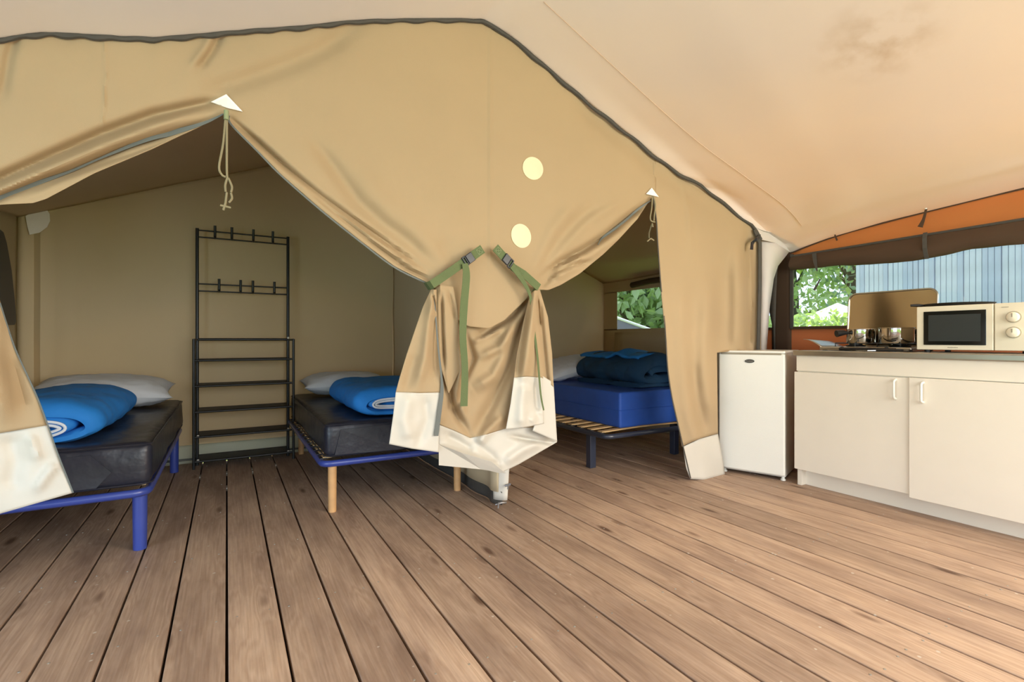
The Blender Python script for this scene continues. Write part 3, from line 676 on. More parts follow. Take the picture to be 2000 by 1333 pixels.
# ================================================================== SIDE WALL (kitchen side), X = 3.85
XS = 3.85
def panel(y0, y1, z0, z1, name, m, parent, x=XS, ny=24, nz=8, amp=0.006, ztop=None):
    return MB().grid([[Vector((x + amp * noise.noise(Vector((y * 4, zz * 4, 5))), y, z0 + (((ztop(y) if ztop else z1)) - z0) * tz)) for y in np.linspace(y0, y1, ny)] for tz in np.linspace(0, 1, nz) for zz in [tz]]).build(name, m, parent, smooth=True, solid=0.003)
def eave_z(y): return float(np.interp(-y, [-2.30, -2.02, -1.67, -0.98, -0.2, 2.3], [1.615, 1.68, 1.725, 1.778, 1.80, 1.82]))
ws = tag(panel(-2.3, 4.55, -0.05, 1.022, 'wall_right', 'orangelow', None), kind='structure')
panel(-2.3, 2.29, 1.575, 1.7, 'upper_panel', 'orange', ws, ny=60, ztop=lambda y: eave_z(y) + 0.01)
panel(2.29, 4.55, 1.50, 1.9, 'upper_panel', 'orange', ws)
panel(4.32, 4.55, 1.0, 1.55, 'post_panel', 'orange', ws, ny=4)
panel(2.29, 2.45, -0.05, 1.62, 'post_panel', 'brown', ws, x=XS - 0.004, ny=5)
MB().box(XS - 0.012, XS - 0.004, -2.3, 2.29, 1.012, 1.032).build('sill_binding', 'brown', ws)
MB().box(XS - 0.012, XS - 0.004, 2.45, 4.3, 1.012, 1.030).build('sill_binding', 'brown', ws)
MB().box(XS - 0.014, XS - 0.004, 2.272, 2.296, 1.02, 1.60).build('jamb_binding', 'darktape', ws)
w1 = tag(MB().box(XS, XS + 0.002, -2.3, 2.29, 1.02, 1.60).build('window_1', 'film'), kind='structure')
w2 = tag(MB().box(XS, XS + 0.002, 2.45, 4.32, 1.02, 1.52).build('window_2', 'film'), kind='structure')
# rolled blind
rb = thing('window_blind', (XS - 0.03, 0, 1.6), 'long brown window blind rolled up above the kitchen', 'blind')
zb = lambda y: float(np.interp(y, [-2.3, 0.97, 1.2, 1.45, 1.7, 2.0, 2.28], [1.455, 1.458, 1.462, 1.432, 1.440, 1.465, 1.468]))
prof = []
for y in np.linspace(-2.25, 2.27, 110):
    lo = zb(y) + 0.006 * noise.noise(Vector((y * 5, 0, 0))); hi = float(np.interp(y, [-2.3, .98, 2.27], [1.61, 1.594, 1.578]))
    ring = []
    for a in np.linspace(0, 2 * PI, 14, endpoint=False):
        rr = 0.030 * (1 + 0.25 * noise.noise(Vector((y * 6, a * 2, 0)))) * (1.25 - .5 * (math.sin(a) > .3))
        ring.append(Vector((-0.012 + rr * math.cos(a), y, (lo + hi) / 2 - 1.6 + (hi - lo) / 2 * math.sin(a) + 0.006 * noise.noise(Vector((y * 8, a * 3, 4))))))
    prof.append(ring)
MB().grid(prof, close=True).build('roll', 'brown', rb, smooth=True)
MB().tube([(-0.02, -2.25, .010), (-.02, 0.98, -.006), (-.02, 2.27, -0.022)], 0.008, 6).build('roller_edge', 'darktape', rb)
MB().ribbon([Vector((-0.045, 1.402, -.002)), Vector((-0.06, 1.40, -.04)), Vector((-0.058, 1.40, -.10)), Vector((-0.03, 1.40, -.165))], 0.022, Vector((0, 1, 0)), 0.003).build('holding_strap', 'darktape', rb)
def hang(name, pts, ws_, label, ball=None, m='brown'):
    b = Vector(pts[0]); t = thing(name, b, label, 'strap')
    P = smooth_path([Vector(p) - b for p in pts], 5); w = list(np.interp(np.linspace(0, 1, len(P)), np.linspace(0, 1, len(ws_)), ws_))
    MB().ribbon(P, .02, Vector((0, 1, 0)), 0.003, w).build('tape', m, t)
    if ball: MB().lathe([(0, -.008), (.006, -.006), (.009, 0), (.006, .006), (0, .008)], (-0.004, 0, 0.004), 10).build('button', 'whitepatch', t, smooth=True)
hang('blind_tie', [on_x(1809, 408, 3.80), on_x(1804, 428, 3.79), on_x(1797, 444, 3.79)], [.012, .016, .03], 'brown blind tie with white button on the orange band', True)
hang('blind_tie', [on_x(1630, 456, 3.82), on_x(1632, 463, 3.81), on_x(1635, 470, 3.81)], [.006, .01, .012], 'small orange brown blind tie left of the buttoned one')
hang('blind_tie', [on_x(1590, 495, 3.76), on_x(1592, 512, 3.76), on_x(1596, 530, 3.76)], [.03, .024, .006], 'dark blind tie hanging over the left end of the rolled blind', m='darktape')
hang('window_tie', [on_x(1602, 545, 3.80), on_x(1597, 555, 3.80), on_x(1590, 567, 3.80)], [.008, .012, .018], 'loose dark tie end in front of the trees in the kitchen window', m='darktape')
# steel pole and sagging dark canvas beside the corner
tp = thing('tent_pole', (3.77, 2.46, 0), 'galvanised tent pole in the corner behind the fridge', 'pole')
MB().tube([(0, 0, 0), (0, 0, 1.66)], 0.014, 14).build('tube', 'pole', tp, smooth=True)
MB().lathe([(0, 0), (.03, 0), (.03, .01), (.016, .016), (.016, .03)], (0, 0, 0), 14).build('foot', 'pole', tp, smooth=True)
dk = thing('side_drape', on_x(1520, 500, 3.80), 'dark canvas edge hanging next to the steel pole', 'curtain')
P = [[on_x(x, y, 3.80) - dk.location for x in (a, (a + b) / 2, b)] for a, b, y in ((1515, 1524, 505), (1508, 1518, 530), (1503, 1516, 570), (1503, 1515, 610), (1509, 1514, 640), (1511, 1514, 690))]
MB().grid(P).build('canvas', 'darktape', dk, smooth=True, solid=0.004)
# black toggle at the cabin corner
tg = thing('corner_toggle', on_y(1474, 474, YW - .03), 'black strap toggle at the top right corner of the cabin front', 'strap')
bz = tg.location.copy()
MB().ribbon([on_y(1484, 462, YW - .03) - bz, on_y(1477, 468, YW - .045) - bz, on_y(1469, 476, YW - .045) - bz, on_y(1468, 488, YW - .04) - bz], 0.03, Vector((1, 0, 1)).normalized(), 0.008).build('tab', 'blackplastic', tg)

# ================================================================== CABINS
YB = 4.47
XL = -1.2
def zb_(x): return 2.66 - 0.40 * abs(x - 1.1) - 0.02 * math.exp(-((x - 1.1) / .3) ** 2)
def wav(a, b, s=1.0): return 0.010 * s * noise.noise(Vector((a * 1.4, b * 1.1, 2))) + 0.005 * s * noise.noise(Vector((a * 5, b * 2, 7)))
rowsb = []
for t in np.linspace(0, 1, 40):
    rowsb.append([Vector((x, YB + wav(x, t * 2) + 0.02 * math.exp(-((x - XL) / .2) ** 2) * math.sin(x * 60), (zb_(x) + .03) * t)) for x in np.linspace(XL, 3.80, 130)])
wbk = tag(MB().grid(rowsb).build('wall_back', 'cabin', smooth=True, solid=0.003), kind='structure')
cr = []
for t in np.linspace(0, 1, 26):
    r = []
    for x in np.linspace(XL - .02, 3.80, 90):
        zf = (seam_z(x) - 0.01 if x < 3.36 else 1.73); z = zf + (zb_(x) - zf) * t - 0.05 * math.sin(PI * t) + wav(x, t, .8)
        r.append(Vector((x, YW + 0.02 + (YB - YW - .02) * t, z)))
    cr.append(r)
tag(MB().grid(cr).build('ceiling_cabin', 'cabin', smooth=True, solid=0.003), kind='structure')
wl = tag(MB().grid([[Vector((XL + 0.012 * noise.noise(Vector((y * 4, z, 1))), y, z)) for y in np.linspace(YW + .03, YB, 40)] for z in np.linspace(0, 1.78, 16)]).build('wall_left', 'sidecanvas', smooth=True, solid=0.003), kind='structure')
# right cabin wall with its window opening
XR = 3.79
wr = tag(MB().grid([[Vector((XR, y, z)) for y in np.linspace(2.56, YB, 12)] for z in np.linspace(0, 1.048, 8)]).build('wall_cabin_right', 'cabin', smooth=True, solid=0.003), kind='structure')
MB().grid([[Vector((XR, y, z)) for y in np.linspace(2.56, YB, 12)] for z in np.linspace(1.462, 1.62, 4)]).build('upper_panel', 'cabin', wr, solid=0.003)
MB().grid([[Vector((XR, y, z)) for y in (4.235, YB)] for z in np.linspace(1.04, 1.47, 3)]).build('upper_panel', 'cabin', wr, solid=0.003)
MB().grid([[Vector((XR, y, z)) for y in (2.56, 2.95)] for z in np.linspace(1.04, 1.47, 3)]).build('upper_panel', 'cabin', wr, solid=0.003)
MB().tube([(XR - .05, 3.0, 1.53), (XR - .05, 3.7, 1.528), (XR - .05, 3.95, 1.51)], 0.03, 10).build('rolled_flap', 'brown', wr, smooth=True)
tag(MB().box(XR, XR + .002, 2.95, 4.235, 1.048, 1.462).build('window_3', 'film'), kind='structure')
pk = tag(MB().grid([[Vector((XR - .012 - .006 * math.sin(PI * a), y, 0.55 + .46 * a)) for y in np.linspace(2.95, 4.26, 10)] for a in np.linspace(0, 1, 6)]).build('wall_pocket', 'cabin', wr, smooth=True, solid=.003))
# partition between the two cabins, with hem and white front end
PXX = 1.315
plan = [(PXX, YB - .01), (PXX, 4.0), (PXX - .01, 3.5), (PXX + .005, 3.0), (PXX - .008, 2.75), (PXX + .01, 2.6), (PXX - .012, 2.50), (PXX + .02, 2.44), (PXX + .045, 2.43)]
pp = smooth_path([Vector((x, y, 0)) for x, y in plan], 6)
def part_rows(zs, P): return [[Vector((p.x + (0.03 * (1 - z) * 0), p.y - 0.05 * max(0, (.5 - z)) * 0, z)) for p in P] for z in zs]
wm = tag(MB().grid([[Vector((p.x + .006 * noise.noise(Vector((p.y * 9, z * 3, 0))), p.y, z if z < 1.5 else 1.5 + (z - 1.5) * (min(seam_z(1.3), 2.4) - 1.52) / .9)) for p in pp[:-8]] for z in np.linspace(0.075, 2.38, 30)]).build('wall_partition', 'cabin', smooth=True, solid=0.003), kind='structure')
MB().grid([[p + Vector((.003, 0, z)) for p in pp[:-6]] for z in np.linspace(0.004, 0.078, 5)]).build('hem_tape', 'darktape', wm, smooth=True, solid=0.004)
MB().grid([[Vector((p.x + .035 * z / .34 * i / 11, p.y - .005 + .02 * (z / .34), z)) for i, p in enumerate(pp[-12:])] for z in np.linspace(0.03, 0.42, 14)]).build('front_edge', 'pvc', wm, smooth=True, solid=0.003)
for (z0, dx) in ((0.02, 0), (0.115, .02)):
    MB().tube([(PXX - .03 + dx * 3, 2.42, z0), (PXX - .005 + dx * 3, 2.40, z0 + .012), (PXX + .03 + dx, 2.41, z0 + .004)], 0.006, 8).tube([(PXX - .02 + dx * 3, 2.40, z0 + .016), (PXX - .03 + dx * 3, 2.39, z0 - .012)], .004, 6).build('ground_clip', 'pole', wm, smooth=True)
# white ground-sheet skirt along the back wall
sk = MB().grid([[Vector((x, YB - .012 - .018 * (1 - t) + .010 * noise.noise(Vector((x * 9 + t * 3, t * 2, 4))), 0.135 * t)) for x in np.linspace(XL + .02, PXX - .02, 90)] for t in np.linspace(0, 1, 8)]).build('baseboard_back', 'skirt', smooth=True, solid=0.003)
tag(sk, kind='structure')
MB().tube([(XL, YB - .045, .036), (-.3, YB - .045, .033), (PXX - .03, YB - .045, .035)], .008, 8).build('ground_rod', 'zip', sk, smooth=True)
# cabin vent patches
def flat_poly(pts, name, m, parent, nrm):
    b = MB(); n = len(pts); b.v = [Vector(p) for p in pts] + [Vector(p) + nrm * .003 for p in pts]; b.f = [list(range(n)), list(range(2 * n - 1, n - 1, -1))] + [[i, n + i, n + (i + 1) % n, (i + 1) % n] for i in range(n)]
    return b.build(name, m, parent)
cpx = [(50, 422), (70, 413), (91, 409), (97, 418), (98, 432), (92, 444), (77, 455), (58, 459), (53, 440)]
flat_poly([on_y(u, v, YB - .022) for u, v in cpx], 'vent_patch', 'whitepatch', wbk, Vector((0, -1, 0)))
flat_poly([on_y(u, v, YB - .02) for u, v in ell(1172, 530, 7.5, 15, -.15, 16)], 'vent_patch', 'whitepatch', wbk, Vector((0, -1, 0)))
# dark closed window cover on the left wall
wc = thing('window_cover', (XL + .02, 4.1, 1.3), 'dark grey window cover at the left edge behind the leftmost curtain', 'window cover')
wcp = [(4.38, 1.07), (4.375, 1.04), (4.35, 1.025), (3.2, .99), (3.2, 1.62), (4.05, 1.60), (4.17, 1.585), (4.22, 1.53), (4.30, 1.37), (4.35, 1.2)]
flat_poly([Vector((.0, y - 4.1, z - 1.3)) for y, z in wcp], 'cover', 'blackplastic', wc, Vector((.012, 0, 0)))

# ================================================================== BEDS
def rounded_rect(x0, x1, y0, y1, r, n=6):
    P = []
    for (cx, cy, a0) in ((x1 - r, y1 - r, 0), (x0 + r, y1 - r, 90), (x0 + r, y0 + r, 180), (x1 - r, y0 + r, 270)):
        for i in range(n + 1):
            a = math.radians(a0 + 90 * i / n); P.append((cx + r * math.cos(a), cy + r * math.sin(a)))
    return P
def bed(label, x0, x1, y0, y1, zt, fm, legs, legm, leg_r, square=False, sx0=None):
    t = thing('bed_frame', (x0, y0, 0), label, 'bed frame', 'slatted single bed frames')
    P = rounded_rect(0, x1 - x0, 0, y1 - y0, 0.05); hh, hw = 0.017, 0.014; b = MB(); n = len(P)
    cx, cy = (x1 - x0) / 2, (y1 - y0) / 2; rings = []
    for i, (x, y) in enumerate(P):
        a = Vector(P[(i + 1) % n]) - Vector(P[i - 1]); nx, ny = a.y, -a.x; l = math.hypot(nx, ny); nx /= l; ny /= l
        ring = []
        for k in range(8):
            an = 2 * PI * (k + .5) / 8; ring.append(Vector((x + nx * hw * math.cos(an) * 1.2, y + ny * hw * math.cos(an) * 1.2, zt - hh + hh * math.sin(an) * 1.05)))
        rings.append(ring)
    rings.append(rings[0]); b.grid(rings, close=True); b.build('frame', fm, t, smooth=True)
    MB().box(.0, x1 - x0, cy - .015, cy + .015, zt - .035, zt - .01).build('cross_bar', fm, t)
    s0 = MB(); L = x1 - x0
    s0.grid([[Vector((0.012 + (L - .024) * u, w, 0.004 + 0.010 * math.sin(PI * u))) for w in (-.024, .024)] for u in np.linspace(0, 1, 6)])
    slat = s0.build('slat', 'slat', t, solid=0.009); slat.location = (0, .09, zt)
    yy = .09 + .118
    while yy < y1 - y0 - .04:
        copy_obj(slat, t, (0, yy, zt)); yy += .118
    hold = MB().box(-.006, .03, -.029, .029, -.004, .003).build('slat_holder', 'blackplastic', t, bevel=.002); hold.location = (0.002, .09, zt)
    yy = .09 + .118
    while yy < y1 - y0 - .04:
        copy_obj(hold, t, (0.002, yy, zt)); yy += .118
    for (lx, ly) in legs:
        lb = MB()
        if square: lb.box(-leg_r, leg_r, -leg_r, leg_r, 0, zt - .03)
        else: lb.lathe([(0, 0), (leg_r * .9, 0), (leg_r * .93, .01), (leg_r, zt - .03), (0, zt - .028)], (0, 0, 0), 18)
        o = lb.build('leg', legm, t, smooth=not square, bevel=.004 if square else 0); o.location = (lx - x0, ly - y0, 0)
    return t
bed('blue steel bed frame with blue tube legs at the far left', -1.12, -.30, 2.66, 4.40, .285, 'blue', [(-.335, 2.74), (-.32, 4.20), (-1.08, 2.74), (-1.08, 4.20)], 'blue', .028)
bed('blue steel bed frame on round beech legs beside the rack', .44, 1.27, 2.78, 4.42, .285, 'blue', [(.495, 2.815), (.525, 4.36), (1.235, 2.83), (1.235, 4.36)], 'beech', .023)
bed('dark steel bed frame on a square leg in the right cabin', 2.27, 3.20, 2.64, 4.42, .275, 'navy', [(2.30, 2.85), (2.30, 4.2), (3.16, 2.85), (3.16, 4.2)], 'navy', .026, True)
def mattress(x0, x1, y0, y1, z0, z1, m, label, r=.03, wr=.006, pipe=True):
    t = thing('mattress', ((x0 + x1) / 2, (y0 + y1) / 2, z0), label, 'mattress', 'mattresses on the slatted beds')
    sx_, sy_, sz_ = (x1 - x0) / 2, (y1 - y0) / 2, (z1 - z0)
    bm = bmesh.new(); bmesh.ops.create_cube(bm, size=2)
    for v in bm.verts: v.co = Vector((v.co.x * sx_, v.co.y * sy_, (v.co.z + 1) / 2 * sz_))
    bmesh.ops.bevel(bm, geom=list(bm.edges), offset=r, segments=4, profile=.6, affect='EDGES')
    bmesh.ops.subdivide_edges(bm, edges=[e for e in bm.edges if e.calc_length() > .15], cuts=22, use_grid_fill=True)
    bmesh.ops.triangulate(bm, faces=[f for f in bm.faces if len(f.verts) > 4])
    for v in bm.verts:
        c = v.co; d = noise.noise(Vector((c.x * 6, c.y * 4 + 5, c.z * 9))) + .5 * noise.noise(Vector((c.x * 17, c.y * 13, c.z * 20)))
        n = Vector((c.x / sx_, c.y / sy_, (c.z / sz_ - .5) * 2)); n = Vector([a ** 5 for a in n]);
        if n.length > 1e-3: v.co = c + n.normalized() * d * wr
    me = bpy.data.meshes.new('cover'); bm.to_mesh(me); bm.free(); link('cover', me, m, t, True)
    if pipe:
        for z in (z1 - z0 - .012, .015) if m != 'bluemat' else ((z1 - z0) * .5,):
            P = rounded_rect(-sx_ - .001, sx_ + .001, -sy_ - .001, sy_ + .001, r); P.append(P[0])
            MB().tube([Vector((x, y, z)) for x, y in P], .0035, 5, False).build('piping', m, t, smooth=True)
    return t
m1 = mattress(-1.10, -.285, 2.665, 4.42, .29, .487, 'blackvinyl', 'black vinyl mattress on the far left blue bed', .045, .010)
m2 = mattress(.455, 1.27, 2.79, 4.43, .29, .482, 'blackvinyl', 'black vinyl mattress on the bed with beech legs', .045, .008)
m3 = mattress(2.46, 3.26, 2.72, 4.42, .288, .548, 'bluemat', 'thick blue mattress in the right cabin', .02, .005)
# loose folded cover flap at the foot of the two black mattresses
def foldflap(t, pts, name='foot_fold'):
    b = MB(); b.v = [Vector(p) for p in pts]; n = len(pts); b.f = [list(range(n))]; return b.build(name, 'blackvinyl', t, solid=.006)
foldflap(m2, [(-.36, -.822, .02), (-.33, -.826, .155), (.2, -.824, .165), (.2, -.83, .03), (-.02, -.835, .015)])
foldflap(m1, [(-.3, -.878, .03), (-.3, -.878, .15), (.2, -.880, .16), (.27, -.885, .08), (.22, -.885, .02)])

def pillow(label, c, sx_, sy_, sz_, rot, seed, m='pillow'):
    N = 34; rows = []
    top = []; b = MB()
    for sgn in (1, -1):
        P = []
        for j in range(N + 1):
            r = []
            for i in range(N + 1):
                u = i / N * 2 - 1; v = j / N * 2 - 1
                e = max(0, 1 - abs(u) ** 2.6) ** .55 * max(0, 1 - abs(v) ** 2.6) ** .55
                pin = 1 - .10 * (1 - abs(u) ** 2) * (abs(v) ** 6); pin2 = 1 - .10 * (1 - abs(v) ** 2) * (abs(u) ** 6)
                wr = .010 * noise.noise(Vector((u * 3 + seed, v * 3, sgn))) + .006 * noise.noise(Vector((u * 9 + seed, v * 6, sgn)))
                r.append(Vector((u * sx_ / 2 * pin2, v * sy_ / 2 * pin, sgn * (sz_ / 2 * e + wr * min(1, e * 2)))))
            P.append(r)
        b.grid(P)
    t = thing('pillow', c, label, 'pillow', 'white pillows at the bed heads'); t.rotation_euler = rot
    b.build('pillowcase', m, t, smooth=True)
    # piped edge
    return t
pillow('white pillow behind the rolled blue duvet, far left bed', (-.68, 4.10, .60), .74, .48, .19, (.12, 0.05, .05), 1)
pillow('white pillow behind the blue duvet on the beech legged bed', (.83, 4.14, .585), .66, .46, .17, (.05, 0, -.03), 5)
pillow('pale pillow propped against the dark duvet in the right cabin', (2.80, 3.86, .665), .66, .50, .16, (.12, -.22, -.10), 9)

def duvet(label, c, path, th, y0, y1, seed, m='duvet', edge=True, crumple=.012, rz=0):
    """a thick quilt folded along `path` (x,z) and laid along Y"""
    t = thing('duvet', c, label, 'duvet', 'folded duvets on the beds', rz)
    P = smooth_path([Vector((x, 0, z)) for x, z in path], 7); n = len(P); nor = []
    for k in range(n):
        d = (P[min(k + 1, n - 1)] - P[max(k - 1, 0)]).normalized(); nor.append(Vector((d.z, 0, -d.x)))
    rows = []; NY = 46
    for j in range(NY):
        q = j / (NY - 1); y = y0 + (y1 - y0) * q; e = min(q, 1 - q); s = min(1, (e / .09)) ; s = math.sqrt(max(0, 1 - (1 - s) ** 2)); sh = .80 + .20 * s
        ring = []
        loop = [(k, 1) for k in range(n)] + [(k, -1) for k in range(n - 1, -1, -1)]
        for k, sg in loop:
            w = th / 2 * (.45 + .55 * s) * min(1, .55 + 3 * min(k, n - 1 - k) / n)
            p = P[k] + nor[k] * sg * w
            cn = noise.noise(Vector((p.x * 9 + seed, y * 6, p.z * 9))) * crumple + noise.noise(Vector((p.x * 24 + seed, y * 18, p.z * 24))) * crumple * .4
            p = p + nor[k] * sg * cn * s
            ring.append(Vector((p.x * (.9 + .1 * s), y + .02 * noise.noise(Vector((p.x * 8, p.z * 8, seed))), max(.002, p.z * sh))))
        rows.append(ring)
    b = MB(); b.grid(rows, close=True)
    L2 = 2 * n
    for base in (0, (NY - 1) * L2):
        for k in range(n - 1): b.f.append([base + k, base + k + 1, base + L2 - 2 - k, base + L2 - 1 - k])
    b.build('quilt', m, t, smooth=True)
    if edge:
        for sg in (1, -1):
            e = []
            for k in range(n):
                p = P[k] + nor[k] * sg * th * .17; e.append(Vector((p.x * .9, y0 - .006 + .02 * noise.noise(Vector((p.x * 8, p.z * 8, seed))), max(.006, p.z * .8))))
            MB().tube(e[int(n * .40):], .006, 6).build('edge_binding', 'duvetwhite', t, smooth=True)
    return t
spiral = [(.24, .02), (.10, .025), (-.10, .025), (-.22, .06), (-.24, .12), (-.18, .185), (-.02, .21), (.12, .20), (.21, .15), (.23, .10), (.18, .065), (.05, .06), (-.08, .065), (-.15, .10), (-.12, .14), (-.02, .155), (.09, .14), (.12, .11)]
spiral = [(-x, z) for x, z in spiral]
duvet('rolled bright blue duvet with white lined end, far left bed', (-.74, 3.30, .487), [(x, z * .78) for x, z in spiral], .055, -.52, .50, 3, rz=.0)
fold = [(.26, .15), (.05, .155), (-.16, .145), (-.22, .12), (-.20, .095), (-.10, .085), (.10, .09), (.26, .075), (.30, .05), (.2, .03), (.0, .03), (-.15, .035), (-.24, .05), (-.28, .10), (-.24, .16), (-.1, .185), (.15, .19), (.28, .18)]
duvet('folded blue duvet with white edging on the beech legged bed', (.93, 3.32, .482), [(x, z * .84) for x, z in reversed(fold)], .045, -.46, .44, 11)
d3 = duvet('dark teal duvet heaped on the thick blue mattress', (3.02, 3.27, .546), [(x * 1.0, z * 1.12) for x, z in spiral], .07, -.42, .40, 21, 'darkduvet', False, .02)
MB().grid([[Vector((-.20 + .36 * a + .02 * noise.noise(Vector((a * 5, b * 9, 0))), -.36 + .74 * b, .238 + .03 * math.sin(PI * a) + .012 * noise.noise(Vector((a * 3, b * 7, 3))) + .03 * math.exp(-((b - .35) / .08) ** 2))) for a in np.linspace(0, 1, 16)] for b in np.linspace(0, 1, 40)]).build('turned_top', 'duvet', d3, smooth=True, solid=.02)

# ================================================================== RACK
rk = thing('clothes_rack', (.12, 4.30, 0), 'tall black metal rack with coat hooks and slanted shoe shelves', 'rack')
def rp(x, y, z): return Vector((x - .12, y - 4.30, z))
for x in (-.205, .452): MB().tube([rp(x, 4.215, 0), rp(x, 4.215, .935)], .0095, 10).build('front_post', 'rack', rk, smooth=True)
for x in (-.19, .425): MB().tube([rp(x, 4.345, 0.0), rp(x, 4.345, 1.755)], .0115, 10).build('tall_post', 'rack', rk, smooth=True)
for x, x2 in ((-.205, -.19), (.452, .425)):
    MB().tube([rp(x, 4.215, .93), rp(x2, 4.345, .93)], .008, 8).build('side_bar', 'rack', rk, smooth=True)
for z in (1.742, 1.692, 1.345, 1.292): MB().tube([rp(-.19, 4.345, z), rp(.425, 4.345, z)], .0055, 8).build('hook_rail', 'rack', rk, smooth=True)
MB().tube([rp(-.19, 4.345, .932), rp(.425, 4.345, .932)], .010, 8).build('cross_rail', 'rack', rk, smooth=True)
for z, us_ in ((1.742, (420, 453, 495, 533)), (1.345, (428, 470, 494, 536))):
    for u in us_:
        x = on_y(u, 500, 4.33).x
        MB().tube([rp(x, 4.335, z - .05), rp(x, 4.333, z + .01), rp(x, 4.325, z + .042)], .009, 8).tube([rp(x, 4.335, z - .05), rp(x, 4.315, z - .056), rp(x, 4.30, z - .044)], .007, 8).build('hook', 'rack', rk, smooth=True)
for z in (.785, .60, .415, .235, .06):
    MB().box(-.185 - .12, .42 - .12, 4.205 - 4.30, 4.43 - 4.30, z - .012, z).build('shelf', 'rackshelf', rk)
    for y in (4.205, 4.43): MB().tube([rp(-.198, y, z - .005), rp(.44, y, z - .005)], .008, 8).build('shelf_bar', 'rack', rk, smooth=True)
for (x, y, z) in ((-.18, 4.222, .235), (.415, 4.222, .235), (-.18, 4.222, .06), (.415, 4.222, .06), (.425, 4.328, .945)):
    MB().lathe([(0, -.009), (.006, -.007), (.009, 0), (.006, .007), (0, .009)], rp(x, y, z), 10).build('end_cap', 'whitepatch', rk, smooth=True)

# ================================================================== KITCHEN
CX, CT = 3.178, .828
cab = thing('kitchen_cabinet', (CX, 1.0, 0), 'cream white base cabinet with two visible doors under the worktop', 'cabinet')
def cb_(x0, x1, y0, y1, z0, z1): return MB().box(x0 - CX, x1 - CX, y0 - 1.0, y1 - 1.0, z0, z1)
cb_(CX + .004, 3.76, -.02, 1.855, .10, CT).build('carcass', 'laminate', cab, bevel=.002)
cb_(CX + .05, CX + .068, -.02, 1.83, .0, .10).build('plinth', 'laminate', cab)
cb_(CX + .004, 3.76, 1.828, 1.855, 0, .10).build('side_panel', 'laminate', cab, bevel=.001)
cb_(CX - .008, CX + .003, -.02, 1.855, .732, CT - .001).build('top_rail', 'laminate', cab, bevel=.0015)
for (y0, y1, dz, pro, hy) in ((1.243, 1.863, .104, .018, 1.305), (.634, 1.240, .090, .030, 1.178), (.02, .628, .096, .018, .08)):
    dco = cb_(CX - pro, CX, y0, y1, dz, .725 if pro < .02 else .728).build('door', 'laminate', cab, bevel=.002)
    zc = .66 if pro < .02 else .655; h = .052
    hp = [Vector((CX - pro - CX, hy - 1.0, zc - h)), Vector((-pro - .020, hy - 1.0, zc - h + .006)), Vector((-pro - .024, hy - 1.0, zc - h + .02)), Vector((-pro - .024, hy - 1.0, zc + h - .02)), Vector((-pro - .020, hy - 1.0, zc + h - .006)), Vector((-pro, hy - 1.0, zc + h))]
    MB().tube(smooth_path(hp, 4), .0065, 10).build('handle', 'fridge', dco, smooth=True)
wt = tag(MB().box(CX - .028, 3.80, -.06, 1.868, CT, .862).build('worktop', 'steel', bevel=.006, seg=3), 'long grey steel worktop over the cream cabinet', 'worktop')

# fridge
FA = Vector((3.001, 2.309, 0)); FB = Vector((3.151, 1.919, 0)); fr_rz = math.atan2((FB - FA).y, (FB - FA).x)   # local +x runs along the door, local -y... front
FW = (FB - FA).length
fr = thing('fridge', FA, 'small white fridge with dark oval badge left of the cabinet', 'fridge', rz=fr_rz)
# in this frame x: along the front, y: depth (away from the room)
MB().box(.004, FW - .004, .042, .50, .02, .846).build('body', 'fridge', fr, bevel=.008)
MB().box(0, FW, 0, .036, .035, .838).build('door', 'fridge', fr, bevel=.012, seg=4)
MB().box(.006, FW - .006, .036, .043, .04, .83).build('door_seal', 'ink', fr)
MB().box(-.001, FW + .001, .002, .50, .838, .856).build('top_plate', 'fridge', fr, bevel=.006, seg=3)
MB().box(.02, FW - .02, -.002, .012, .828, .842).build('grip_edge', 'ink', fr, bevel=.003)
for x in (.03, FW - .02): MB().lathe([(0, 0), (.016, 0), (.016, .008), (.010, .014), (.010, .034), (0, .034)], (x, .05, 0), 12).build('foot', 'fridge', fr, smooth=True)
bx = .205; bz_ = .785; bd = MB(); EP = [(bx + .030 * math.cos(a), bz_ + .0125 * math.sin(a)) for a in np.linspace(0, 2 * PI, 28, endpoint=False)]
bd.v = [Vector((x, -.0045, z)) for x, z in EP] + [Vector((x, .002, z)) for x, z in EP]; n = 28
bd.f = [list(range(n)), list(range(2 * n - 1, n - 1, -1))] + [[i, n + i, n + (i + 1) % n, (i + 1) % n] for i in range(n)]
bo = bd.build('badge', 'badge', fr)
ink = MB()
for i in range(7):
    x = bx - .019 + i * .0062; h = (.0062, .0038, .0038, .0058, .0038, .0042, .0036)[i]
    ink.tube([Vector((x, -.0055, bz_ - .003)), Vector((x + .001, -.0055, bz_ - .003 + h))], .0009, 5).tube([Vector((x + .001, -.0055, bz_ - .003 + h * .9)), Vector((x + .0036, -.0055, bz_ - .001)), Vector((x + .003, -.0055, bz_ - .003))], .0008, 5)
ink.build('badge_lettering', 'badgeink', bo)

